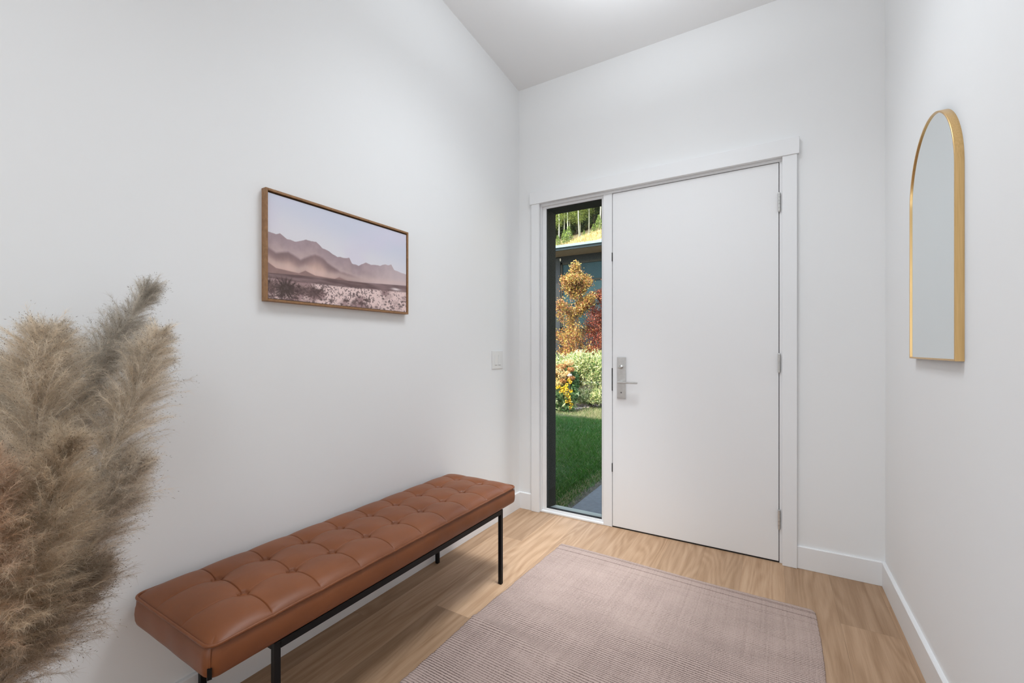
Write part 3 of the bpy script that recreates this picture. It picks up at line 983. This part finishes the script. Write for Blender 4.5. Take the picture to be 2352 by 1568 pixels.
add_prism(bm, outl, 'z', GZ - .2, GZ + .03)
struct(from_bm('ground_bed', bm, M['mulch']), 'mulched planting bed behind the lawn edge', 'flower bed')
# pale stones along the bed edge
r = np.random.default_rng(3)
edge_pts = [(-3.97, 9.20), (-3.90, 9.55), (-3.84, 10.0), (-3.72, 10.45), (-3.52, 10.85)]
M['stone'] = simple('pale_stone', (.30, .24, .20), .9, noise=(20, .2))
for k in range(26):
    t_ = k / 25
    x = np.interp(t_, np.linspace(0, 1, 5), [p[0] for p in edge_pts]) + r.uniform(-.05, .08)
    y = np.interp(t_, np.linspace(0, 1, 5), [p[1] for p in edge_pts]) + r.uniform(-.04, .04)
    bm = bmesh.new()
    bmesh.ops.create_icosphere(bm, subdivisions=2, radius=1)
    sx, sy, sz = r.uniform(.025, .06), r.uniform(.025, .05), r.uniform(.015, .03)
    for v_ in bm.verts:
        v_.co = Vector((v_.co.x * sx * r.uniform(.9, 1.1), v_.co.y * sy * r.uniform(.9, 1.1), v_.co.z * sz))
    bmesh.ops.translate(bm, verts=bm.verts, vec=(x, y, GZ + .03 + sz * .5))
    o = from_bm('edging_stone', bm, M['stone'], None, True)
    tag(o, 'small pale stone along the edge of the flower bed', 'stone', 'stones edging the flower bed')

# grass blades: dense where the window shows the lawn
def in_bed(x, y):
    n = len(outl)
    c = np.zeros(x.shape, bool)
    j = n - 1
    for i in range(n):
        xi, yi = outl[i]
        xj, yj = outl[j]
        k = ((yi > y) != (yj > y)) & (x < (xj - xi) * (y - yi) / (yj - yi + 1e-12) + xi)
        c ^= k
        j = i
    return c
n = 120000
y = 3.5 + 8.0 * r.random(n) ** 1.15
x = -.40 * y + r.normal(size=n) * (.16 * y + .1)
k = (x < -1.56) & (~in_bed(x, y)) & (x > -6) & (RNG.random(n) < np.clip((-1.575 - x) / .10, .18, 1))
x, y = x[k], y[k]
n = len(x)
tall = np.where((x > -1.78), .6, 1.0) * (1 + .45 * np.sin(x * 5 + 1.3 * y) * np.sin(y * 2.3))
h = r.uniform(.030, .075, n) * tall
P0 = np.stack([x, y, np.full(n, GZ - .002)], 1)
ln = r.normal(size=(n, 2)) * .45
P1 = P0 + np.stack([ln[:, 0] * h * .35, ln[:, 1] * h * .35, h * .6], 1)
P2 = P0 + np.stack([ln[:, 0] * h * 1.1, ln[:, 1] * h * 1.1, h], 1)
pt = (.5 + .5 * np.sin(x * 2.1 + .7 * y) * np.cos(y * 1.3 - x))[:, None]
gcol = (np.array([.040, .140, .012]) * (1 - pt) + np.array([.075, .190, .022]) * pt) * r.uniform(.6, 1.3, (n, 1))
dry = (r.random(n) < np.where(y > 8.3, .78, .05))  # sunlit paleness of the far strip painted into the blades
dry |= (x > -1.72) & (r.random(n) < .4)  # plus properly dry blades beside the walk
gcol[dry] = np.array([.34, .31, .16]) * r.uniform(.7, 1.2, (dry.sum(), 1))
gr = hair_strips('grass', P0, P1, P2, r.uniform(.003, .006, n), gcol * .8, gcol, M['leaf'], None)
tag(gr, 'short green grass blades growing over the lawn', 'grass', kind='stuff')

def sphere_pts(n, cen, rad, r, hollow=.55):
    d = unit(r.normal(size=(n, 3)))
    q = (hollow + (1 - hollow) * r.random(n))[:, None]
    return np.array(cen) + d * q * np.array(rad), d

# variegated shrubs
def variegated(label, cen, rad, n, seed, lo=GZ):
    r = np.random.default_rng(seed)
    root = thing('variegated_shrub', label, 'shrub', (cen[0], cen[1], GZ + .03))
    C_, d = [], []
    for k in range(26):
        a = r.uniform(0, 2 * PI)
        e = r.uniform(-.65, .95)
        cc = np.array(cen) + np.array([math.cos(a) * rad[0] * .62 * math.cos(e), math.sin(a) * rad[1] * .62 * math.cos(e), rad[2] * .66 * math.sin(e) + rad[2] * .1])
        p_, q_ = sphere_pts(n // 26, cc, np.array(rad) * .42, r, .35)
        C_.append(p_); d.append(q_)
    C_, d = np.concatenate(C_), np.concatenate(d)
    k = C_[:, 2] > GZ + .06
    C_, d = C_[k], d[k]
    D = unit(d + r.normal(size=d.shape) * .7 + np.array([0, 0, .45]))
    u_ = r.random(len(C_))[:, None]
    col = np.where(u_ < .56, np.array([.70, .68, .36]), np.where(u_ < .74, np.array([.40, .50, .17]), np.array([.10, .19, .055]))) * r.uniform(.75, 1.15, (len(C_), 1))
    leaf_cloud('foliage', C_, D, r.uniform(.06, .12, len(C_)), r.uniform(.014, .026, len(C_)), col, M['leaf'], root)
    for k in range(9):
        a = r.uniform(0, 2 * PI)
        tip = (cen[0] + math.cos(a) * rad[0] * .5, cen[1] + math.sin(a) * rad[1] * .5, cen[2] + rad[2] * r.uniform(0, .5))
        bm = bmesh.new()
        add_tube(bm, [(cen[0] + math.cos(a) * .04, cen[1] + math.sin(a) * .04, GZ), ((cen[0] * 1 + tip[0]) / 2, (cen[1] + tip[1]) / 2, (GZ + tip[2]) / 2 + .05), tip], [.010, .007, .003], 6)
        from_bm('branch', bm, M['bark'], root, True)
    return root
variegated('big cream-edged variegated shrub standing before the red maple', (-3.98, 10.55, .54), (.84, .60, .80), 13000, 31)
variegated('low pale variegated shrub at the foot of the big one', (-3.80, 10.02, .10), (.42, .26, .26), 2300, 32)
variegated('small variegated shrub at the right end of the bed', (-3.35, 10.75, .14), (.40, .26, .30), 1500, 33)
variegated('grey green variegated shrub behind the hydrangea blooms', (-4.75, 10.2, .5), (.55, .5, .70), 4200, 34)

# hydrangea with drying flower heads
hy = thing('hydrangea', 'hydrangea bush with tan and rusty drying flower heads', 'hydrangea', (-4.25, 9.5, GZ + .03))
r = np.random.default_rng(41)
heads = [(-4.14, 9.50, .985, .115, 0), (-4.30, 9.46, .880, .12, 1), (-4.32, 9.38, .775, .13, 0), (-4.24, 9.36, .68, .12, 0), (-4.085, 9.48, .825, .09, 1), (-4.155, 9.42, .735, .095, 0),
         (-4.05, 9.42, .63, .09, 1), (-4.40, 9.34, .55, .12, 2), (-4.30, 9.32, .50, .11, 2), (-4.47, 9.42, .71, .12, 1), (-4.21, 9.33, .56, .085, 1), (-4.52, 9.4, .90, .12, 0)]
tones = [np.array([.70, .50, .24]), np.array([.50, .24, .085]), np.array([.58, .43, .16])]
for (x, y, z, rad, tn) in heads:
    p_, d_ = sphere_pts(420, (x, y, z), (rad, rad, rad * .66), r, .82)
    leaf_cloud('flower_head', p_, unit(np.cross(d_, r.normal(size=d_.shape))) + d_ * .3, r.uniform(.022, .036, 420), r.uniform(.018, .028, 420), tones[tn] * r.uniform(.7, 1.25, (420, 1)), M['leaf'], hy)
    bm = bmesh.new()
    add_tube(bm, [(-4.25 + (x + 4.25) * .2, 9.5, GZ), ((x - 4.25) / 2, (y + 9.5) / 2, z * .5), (x, y, z - rad * .4)], [.007, .005, .003], 6)
    from_bm('flower_stem', bm, M['bark'], hy, True)
p_, d_ = sphere_pts(2200, (-4.28, 9.58, .42), (.36, .30, .52), r, .4)
k = p_[:, 2] > GZ + .05
p_, d_ = p_[k], d_[k]
leaf_cloud('foliage', p_, d_ + r.normal(size=d_.shape) * .6, r.uniform(.07, .12, len(p_)), r.uniform(.04, .065, len(p_)), np.array([.075, .15, .045]) * r.uniform(.6, 1.5, (len(p_), 1)), M['leaf'], hy)
# one white bloom
wb = thing('white_flower', 'single white bloom right of the drying hydrangea heads', 'flower', (-4.06, 9.36, GZ + .03))
p_, d_ = sphere_pts(120, (-4.06, 9.36, .70), (.055, .05, .032), r, .7)
leaf_cloud('bloom', p_, d_ + r.normal(size=d_.shape), .03, .022, np.array([.85, .80, .74]) * r.uniform(.9, 1.05, (120, 1)), M['leaf'], wb)
bm = bmesh.new()
add_tube(bm, [(-4.06, 9.36, GZ), (-4.062, 9.37, .30), (-4.06, 9.36, .68)], .004, 6)
from_bm('stem', bm, M['bark'], wb, True)

# yellow coneflowers
cf = thing('coneflower_clump', 'clump of bright yellow coneflowers at the front of the bed', 'flowers', (-4.08, 9.1, GZ + .03))
M['cone'] = simple('dark_flower_cone', (.05, .025, .012), .9, noise=(60, .3))
spots = [(-4.26, 9.1, .43), (-4.19, 9.05, .455), (-4.13, 9.1, .41), (-4.06, 9.08, .45), (-4.02, 9.1, .50), (-3.99, 9.06, .40), (-4.09, 9.04, .36), (-4.04, 9.03, .31), (-3.98, 9.04, .30), (-3.95, 9.03, .24),
         (-4.01, 9.0, .225), (-3.93, 9.02, .17), (-3.90, 9.04, .12), (-3.885, 9.04, .055), (-3.90, 9.0, .0), (-4.33, 9.08, .46), (-4.38, 9.08, .41), (-4.15, 9.02, .34), (-3.91, 9.05, .37), (-3.97, 9.02, .14), (-3.945, 9.1, .56), (-3.98, 9.1, .61)]
for (x, y, z) in spots:
    y += r.uniform(-.05, .05)
    f_ = unit(np.array([r.uniform(-.3, .5), -1.0, r.uniform(.2, .9)]))
    a_ = unit(np.cross(f_, [0, 0, 1.0]))
    b_ = np.cross(a_, f_)
    th = np.linspace(0, 2 * PI, 12, endpoint=False)
    dd = np.cos(th)[:, None] * a_ + np.sin(th)[:, None] * b_ - f_ * .25
    cc = np.array([x, y, z]) + dd * .030
    fo = leaf_cloud('flower', cc, dd, .044, .019, np.array([.86, .50, .012]) * r.uniform(.85, 1.1, (12, 1)), M['leaf'], cf, .1)
    bm = bmesh.new()
    bmesh.ops.create_icosphere(bm, subdivisions=1, radius=.012)
    bmesh.ops.translate(bm, verts=bm.verts, vec=(x + f_[0] * .006, y + f_[1] * .006, z + f_[2] * .006))
    from_bm('flower_cone', bm, M['cone'], fo, True)
    bm = bmesh.new()
    add_tube(bm, [(-4.1 + (x + 4.1) * .5, 9.15, GZ), (x * .6 - 4.1 * .4, 9.12, z * .5), (x, y + .01, z - .005)], .003, 5)
    from_bm('stem', bm, M['leafstem'] if 'leafstem' in M else M['bark'], cf, True)
n = 1900
p_ = np.stack([r.normal(-4.24, .16, n), r.normal(9.12, .10, n), GZ + .02 + .42 * r.random(n) ** 1.2], 1)
D = np.stack([r.normal(0, .5, n), r.normal(-.3, .5, n), r.uniform(-.2, 1.2, n)], 1)
u_ = r.random((n, 1))
colr = np.where(u_ < .22, np.array([.42, .46, .24]), np.array([.075, .14, .042])) * r.uniform(.6, 1.4, (n, 1))
leaf_cloud('foliage', p_, D, r.uniform(.08, .17, n), r.uniform(.02, .04, n), colr, M['leaf'], cf)

# two autumn maples
def maple(label, base, top, spread, n, cols, probs, seed, lo=.7):
    r = np.random.default_rng(seed)
    bx, by = base
    root = thing('maple_tree', label, 'tree', (bx, by, GZ + .03))
    H = top - GZ
    tips = []
    bm = bmesh.new()
    add_tube(bm, [(bx, by, GZ), (bx + .02, by, GZ + H * .35), (bx - .01, by, GZ + H * .7), (bx, by, top - .1)], [.045, .034, .018, .005], 8)
    from_bm('trunk', bm, M['bark'], root, True)
    for k in range(46):
        t = r.uniform(.14, .93)
        a = r.uniform(0, 2 * PI)
        ln = spread * (1.05 - .8 * t) * r.uniform(.75, 1.1) * (1 if t > .3 else .95)
        z0 = GZ + H * t
        p0 = np.array([bx, by, z0])
        p2 = p0 + np.array([math.cos(a) * ln, math.sin(a) * ln, H * r.uniform(.10, .20) * (1.1 - .4 * t)])
        p2[2] = min(p2[2], top - .42 - .5 * ln)
        p1 = (p0 + p2) / 2 + np.array([0, 0, -.03])
        bm = bmesh.new()
        add_tube(bm, [tuple(p0), tuple(p1), tuple(p2)], [.012, .008, .003], 5)
        from_bm('branch', bm, M['bark'], root, True)
        for q in np.linspace(.25, 1.08, 7):
            tips.append(p0 * (1 - q) + p2 * q)
    tips.append(np.array([bx, by, top - .16]))
    tips.append(np.array([bx + .03, by, top - .22]))
    tips.append(np.array([bx - .03, by, top - .4]))
    for q in range(14):
        tips.append(np.array([bx + r.uniform(-.12, .12), by + r.uniform(-.12, .12), top - .16 - .07 * q]))
        tips.append(np.array([bx + r.uniform(-.06, .06), by + r.uniform(-.06, .06), top - .20 - .03 * q]))
    tips = np.array(tips)
    i = r.integers(0, len(tips), n)
    rr = .135 * (1.15 - .5 * np.clip((tips[i, 2] - GZ) / H, 0, 1))
    C_ = tips[i] + r.normal(size=(n, 3)) * rr[:, None] * np.array([.62, .62, .62])
    over = C_[:, 2] > top
    C_[over, 2] = top - (C_[over, 2] - top) - .25 * r.random(over.sum())
    D = r.normal(size=(n, 3)) + np.array([0, 0, -.5])
    hz = np.clip((C_[:, 2] - 1.2) / (top - 1.2), 0, 1)
    ci = np.array([r.choice(len(cols), p=probs(h_)) for h_ in hz])
    col = np.array(cols)[ci] * r.uniform(.7, 1.25, (n, 1))
    leaf_cloud('crown', C_, D, r.uniform(.034, .060, n), r.uniform(.025, .042, n), col, M['leaf'], root, .15)
    return root
mc = [(.50, .31, .065), (.33, .13, .040), (.22, .075, .030), (.24, .21, .055), (.50, .34, .13)]
def pa(h):
    p = np.array([.34, .26 + .12 * (1 - h), .08 + .30 * (1 - h), .22, .16 * h + .04])
    return p / p.sum()
def pb(h):
    p = np.array([.06, .28, .50, .03, .08])
    return p / p.sum()
maple('golden orange maple seen through the left of the side window', (-4.85, 11.6), 3.86, .86, 24000, mc, pa, 51)
maple('deep red maple at the right, beside the golden one', (-4.05, 12.15), 3.45, .84, 22000, [(.40, .15, .045), (.32, .085, .045), (.24, .055, .035), (.34, .2, .06), (.44, .20, .11)], pb, 52)
maple('second orange maple further left in the bed', (-6.6, 12.2), 3.3, .8, 4000, mc, pa, 53)

# house across the garden
M['siding'] = simple('charcoal_siding', (.014, .016, .017), .75, noise=(4, .15), spec=.06)
M['fascia'] = simple('blue_grey_fascia', (.016, .024, .028), .5, noise=(5, .1), spec=.06)
M['gutter'] = simple('pale_gutter', (.11, .17, .19), .6, noise=(5, .1))
M['soffit'] = simple('tan_soffit', (.36, .29, .20), .7, noise=(6, .08))
M['dark_glass'] = simple('teal_glass', (.012, .027, .031), .5, noise=(.6, .3), spec=.05)
M['lamp'] = simple('lamp_glass', (.55, .53, .48), .4, noise=(9, .05))
hs = thing('neighbour_house', 'dark house with low tan-soffited roof behind the maples', 'house', (-7, 18.2, GZ))
box('wall', -22, 8, 18.2, 18.6, GZ, 5.60, M['siding'], hs)
box('soffit', -22.6, 8.6, 17.02, 18.25, 5.525, 5.56, M['soffit'], hs)
box('fascia', -22.6, 8.6, 16.97, 17.03, 5.515, 5.665, M['fascia'], hs)
box('gutter', -22.6, 8.6, 16.90, 16.975, 5.615, 5.725, M['gutter'], hs, .01, 1)
bm = bmesh.new()
add_prism(bm, [(16.98, 5.66), (24, 6.55), (24, 6.45), (16.98, 5.58)], 'x', -22.6, 8.6)
from_bm('roof', bm, M['fascia'], hs)
box('corner_trim', -8.58, -8.34, 18.14, 18.21, GZ, 5.45, simple('grey_trim', (.024, .026, .028), .6, noise=(4, .1), spec=.06), hs)
gf = thing('x', 'x', 'x')
bpy.data.objects.remove(gf)
bm = bmesh.new()
gx0_, gx1_, gz0_, gz1_ = -8.30, -4.2, 2.2, 5.22
for a in ((gx0_, gx0_ + .09, gz0_, gz1_), (gx1_ - .09, gx1_, gz0_, gz1_), (gx0_, gx1_, gz1_ - .10, gz1_), (gx0_, gx1_, gz0_, gz0_ + .1), (gx0_, gx1_, 4.33, 4.40), (gx0_, gx1_, 3.3, 3.37)):
    add_box(bm, a[0], a[1], 18.10, 18.2, a[2], a[3])
wf = from_bm('window_frame', bm, M['black_frame'], hs)
box('window_pane', gx0_ + .05, gx1_ - .05, 18.15, 18.17, gz0_ + .05, gz1_ - .05, M['dark_glass'], wf)
bm = bmesh.new()
bmesh.ops.create_uvsphere(bm, u_segments=16, v_segments=10, radius=1)
bm.transform(Matrix.Translation((-8.29, 18.06, 5.36)) @ Matrix.Diagonal((.03, .04, .075, 1)))
from_bm('wall_lamp', bm, M['lamp'], hs, True)

# hillside
nu, nv = 90, 70
hx, hy_ = np.meshgrid(np.linspace(-75, 35, nu), np.concatenate([np.linspace(19.5, 44, 30), np.linspace(44.8, 110, 40)]), indexing='ij')
def hill_z(x, y):
    z = np.interp(y, [19, 24, 45, 110], [-.4, 2.0, 13.15, 48])
    rise = np.clip((x + 19.4) * .20, -.6, 4.0) * np.clip((y - 22) / 22, 0, 1)
    return z + rise + .12 * np.sin(x * 1.3) * np.sin(y * .9)
hz_ = hill_z(hx, hy_)
hl_ = quads('hill', np.stack([hx.ravel(), hy_.ravel(), hz_.ravel()], 1), grid_faces(nu, nv), M['dry_hill'], None, True)
struct(hl_, 'dry grassy hillside rising behind the dark house', 'hill')

# dry grass tufts on the hill brow
r = np.random.default_rng(61)
n = 9000
x = r.uniform(-30, -10, n)
y = r.uniform(42.0, 45.6, n)
z = hill_z(x, y)
h = r.uniform(.15, .45, n)
P0 = np.stack([x, y, z - .02], 1)
ln = r.normal(size=(n, 2)) * .35
P1 = P0 + np.stack([ln[:, 0] * h * .3, ln[:, 1] * h * .3, h * .6], 1)
P2 = P0 + np.stack([ln[:, 0] * h, ln[:, 1] * h, h], 1)
u_ = r.random((n, 1))
gc = np.where(u_ < .6, np.array([.44, .32, .14]), np.where(u_ < .85, np.array([.28, .26, .08]), np.array([.52, .44, .30]))) * r.uniform(.8, 1.15, (n, 1))
tag(hair_strips('dry_grass', P0, P1, P2, .035, gc, gc, M['far_leaf'], None), 'golden dry grass along the brow of the hill', 'grass', kind='stuff')

# forest: one of each kind, then copies
def aspen(seed):
    r = np.random.default_rng(seed)
    root = thing('aspen_tree', 'slender pale-trunked aspen at the forest edge on the hill', 'tree', (0, 0, 0), 'pale-trunked aspens on the hillside')
    bm = bmesh.new()
    add_tube(bm, [(0, 0, -.5), (.05, 0, 3), (-.05, .05, 7), (.05, 0, 11.5)], [.075, .065, .05, .015], 7)
    from_bm('trunk', bm, M['pale_bark'], root, True)
    cs = []
    for k in range(30):
        zc = r.uniform(2.6, 9.5)
        a = r.uniform(0, 2 * PI)
        rr = r.uniform(.2, 1.25) * (1.15 - .06 * zc)
        cs.append((math.cos(a) * rr, math.sin(a) * rr, zc))
    cs = np.array(cs)
    n = 4200
    i = r.integers(0, len(cs), n)
    C_ = cs[i] + r.normal(size=(n, 3)) * np.array([.34, .34, .26])
    col = np.where(r.random((n, 1)) < .6, np.array([.19, .23, .05]), np.array([.10, .14, .04])) * r.uniform(.6, 1.5, (n, 1))
    leaf_cloud('crown', C_, r.normal(size=(n, 3)), r.uniform(.07, .14, n), r.uniform(.05, .11, n), col, M['far_leaf'], root, .1)
    return root
def conifer(seed):
    r = np.random.default_rng(seed)
    root = thing('conifer_tree', 'dark green conifer in the dense forest on the hill', 'tree', (0, 0, 0), 'dark conifers on the hillside')
    bm = bmesh.new()
    add_tube(bm, [(0, 0, -.5), (0, .04, 7), (0, 0, 15)], [.19, .12, .02], 7)
    from_bm('trunk', bm, M['dark_bark'], root, True)
    n = 5200
    z = .3 + 14.7 * r.random(n) ** 1.15
    rad = (15.2 - z) / 15.2 * 1.35 * (.35 + .65 * r.random(n) ** .6)
    a = r.uniform(0, 2 * PI, n)
    C_ = np.stack([np.cos(a) * rad, np.sin(a) * rad, z - rad * .25], 1)
    D = np.stack([np.cos(a), np.sin(a), r.uniform(-.7, .2, n)], 1) + r.normal(size=(n, 3)) * .3
    col = np.where(r.random((n, 1)) < .7, np.array([.055, .085, .038]), np.array([.12, .145, .055])) * r.uniform(.5, 1.5, (n, 1))
    leaf_cloud('crown', C_, D, r.uniform(.25, .55, n), r.uniform(.09, .18, n), col, M['far_leaf'], root, .1)
    return root
def hill_bush(seed):
    r = np.random.default_rng(seed)
    root = thing('hill_bush', 'bushy green sapling at the edge of the hillside grass', 'bush', (0, 0, 0), 'saplings at the forest edge')
    bm = bmesh.new()
    add_tube(bm, [(0, 0, -.3), (.03, 0, .9), (0, 0, 1.9)], [.04, .03, .01], 6)
    from_bm('stem', bm, M['dark_bark'], root, True)
    n = 900
    z = 2.3 * r.random(n) ** .9
    rad = (2.6 - z) * .36 * r.random(n) ** .5
    a = r.uniform(0, 2 * PI, n)
    C_ = np.stack([np.cos(a) * rad, np.sin(a) * rad, z], 1)
    col = np.where(r.random((n, 1)) < .5, np.array([.20, .26, .06]), np.array([.09, .14, .04])) * r.uniform(.6, 1.4, (n, 1))
    leaf_cloud('foliage', C_, r.normal(size=(n, 3)), r.uniform(.10, .2, n), r.uniform(.06, .12, n), col, M['far_leaf'], root, .1)
    return root
def place(root, spots):
    kids = list(root.children)
    for i, (x, y, s, rz) in enumerate(spots):
        if i == 0:
            c = root
        else:
            c = root.copy()
            COL.objects.link(c)
            for ch in kids:
                d = ch.copy()
                COL.objects.link(d)
                d.parent = c
        c.location = (x, y, float(hill_z(np.array(x), np.array(y))))
        c.rotation_euler = (0, random.uniform(-.03, .03), rz)
        c.scale = (s, s, s)
r = np.random.default_rng(71)
place(aspen(1), [(-21.1, 45.6, 1.0, 0), (-20.85, 46.4, .95, 1), (-20.3, 46.8, .9, 2), (-20.15, 45.9, 1.0, 3), (-18.72, 45.8, .85, 4), (-18.2, 47.5, 1.0, 5), (-16.75, 47.0, 1.15, .5), (-19.3, 47.5, .95, 2.5), (-16.0, 49.0, 1.0, 4.4),
                 (-22.4, 46.0, 1.0, 1.7), (-23.2, 47.2, 1.05, 2.9), (-24.6, 46.2, .9, .3), (-15.0, 48.2, 1.0, 3.3), (-13.6, 48.6, 1.1, 5.2), (-26.0, 47.0, 1.0, 4.1), (-12.2, 49.4, 1.0, 2.2)])
cs_ = []
for row in range(9):
    x_ = -30 + (row % 2) * 1.17
    while x_ < -9:
        cs_.append((x_ + r.uniform(-.12, .12), 49.6 + 2.3 * row + r.uniform(-.12, .12), r.uniform(.85, 1.0), r.uniform(0, 6)))
        x_ += 2.35
place(conifer(2), cs_)
place(hill_bush(3), [(-19.75, 45.2, .85, 0), (-20.3, 45.3, .75, 1), (-16.6, 46.3, .75, 2), (-17.2, 46.2, .45, 3), (-21.0, 45.1, .6, 4), (-18.1, 45.7, .35, 5), (-22.6, 45.2, .9, 1.4), (-24, 45.4, .8, 2.3), (-14.4, 46.8, .7, .7)])

# porch roof over the front of the house: shades the lawn near the door
bm = bmesh.new()
add_prism(bm, [(-9.0, 5.02), (-1.0, 2.76), (6.0, 2.76), (6.0, 2.90), (-1.0, 2.90), (-9.0, 5.16)], 'y', 3.28, 4.25)
M['roofing'] = simple('dark_roofing', (.05, .05, .052), .8, noise=(6, .2))
M['porch_soffit'] = M['soffit']
struct(from_bm('roof_porch', bm, M['roofing']), 'overhanging eave of this house above the front door', 'roof')
bm = bmesh.new()
add_box(bm, -9, XL - .16, 3.10, 3.27, GZ - .2, 4.2)
add_box(bm, XR + .16, 6, 3.10, 3.27, GZ - .2, 3.2)
add_box(bm, XL - .18, XR + .18, 3.12, 3.27, 3.58, 4.1)
struct(from_bm('wall_outside', bm, M['siding']), 'dark outside facade wall to either side of the entrance', 'wall')
bm = bmesh.new()
add_box(bm, -9, 6, -8.5, 3.4, 4.40, 4.55)
struct(from_bm('roof', bm, M['roofing']), 'flat main roof above the entry hall', 'roof')

# ------------------------------------------------------------------ light
def area(name, loc, rot, sx, sy, power, col=(1, 1, 1), spread=PI):
    l = bpy.data.lights.new(name, 'AREA')
    l.shape = 'RECTANGLE'
    l.size, l.size_y = sx, sy
    l.energy = power
    l.color = col
    l.spread = spread
    o = bpy.data.objects.new(name, l)
    COL.objects.link(o)
    o.location = loc
    o.rotation_euler = rot
    return o
# hall ceiling lights, followed by unseen fill lamps added to brighten the room
area('hall_ceiling_light', (-.60, 1.75, ceil_z(1.75) - .04), (0, 0, 0), .7, .7, 6.5, (.905, .965, 1.025))
area('hall_downlight', (-.60, 1.75, ceil_z(1.75) - .06), (0, 0, 0), .7, .7, 13, (.905, .965, 1.025), math.radians(120))
area('rear_top_fill', (-.60, -1.0, ceil_z(-1.0) - .04), (0, 0, 0), .9, .9, 24, (.905, .965, 1.025), math.radians(120))  # added fill behind the viewer, no fixture there
area('rear_wall_fill', (-.64, YR + .03, 1.6), (math.radians(90), 0, 0), 1.7, 2.4, 30, (.905, .965, 1.025))  # added soft fill that lifts the shade under the bench
area('ceiling_up_fill', (-.60, 2.0, 3.0), (PI, 0, 0), .5, .5, 8.5, (.905, .965, 1.025))  # added upward fill to lighten the ceiling, hangs on nothing

sp = bpy.data.lights.new('daylight_fill_spot', 'SPOT')  # unseen spot added in place of daylight through the side window
sp.energy = 560
sp.color = (.92, .965, 1.0)
sp.spot_size = math.radians(38)
sp.spot_blend = 1.0
sp.shadow_soft_size = .40
spo = bpy.data.objects.new('daylight_fill_spot', sp)
COL.objects.link(spo)
spo.location = (-.72, 2.12, ceil_z(2.12) - .03)
spo.rotation_euler = (spo.location - Vector((-1.20, 2.72, 0))).to_track_quat('Z', 'Y').to_euler()

sun = bpy.data.lights.new('sun', 'SUN')
sun.energy = 10.5
sun.color = (1.0, .90, .72)
sun.angle = math.radians(.6)
so = bpy.data.objects.new('sun', sun)
COL.objects.link(so)
to_sun = Vector((-.42, -.78, .80)).normalized()
so.rotation_euler = to_sun.to_track_quat('Z', 'Y').to_euler()

w = bpy.data.worlds.new('World')
S.world = w
w.use_nodes = True
nt = w.node_tree
sky = nt.nodes.new('ShaderNodeTexSky')
sky.sky_type = 'NISHITA'
sky.sun_disc = False
sky.sun_elevation = math.radians(42)
sky.sun_rotation = math.atan2(to_sun.x, to_sun.y)
sky.altitude = 600
bg = nt.nodes['Background']
hs_ = nt.nodes.new('ShaderNodeHueSaturation')
hs_.inputs['Saturation'].default_value = .55
nt.links.new(sky.outputs[0], hs_.inputs['Color'])
nt.links.new(hs_.outputs[0], bg.inputs['Color'])
bg.inputs['Strength'].default_value = 1.25

# ------------------------------------------------------------------ camera
cam = bpy.data.cameras.new('camera')
cam.sensor_fit = 'HORIZONTAL'
cam.sensor_width = 36
cam.lens = 1000.6 / 2352 * 36
cam.shift_y = 18 / 2352
cam.clip_start = .02
cam.clip_end = 300
co = bpy.data.objects.new('camera', cam)
COL.objects.link(co)
co.location = (0, 0, 1.30)
co.rotation_euler = (math.radians(90), 0, math.radians(31.0))
S.camera = co

S.view_settings.view_transform = 'Standard'
S.view_settings.look = 'None'
S.view_settings.exposure = 0.0
S.view_settings.gamma = 1.0
S.view_settings.use_curve_mapping = False
S.cycles.use_denoising = True
S.cycles.max_bounces = 10
S.cycles.diffuse_bounces = 6
S.cycles.transparent_max_bounces = 16
S.cycles.caustics_reflective = False
S.cycles.caustics_refractive = False
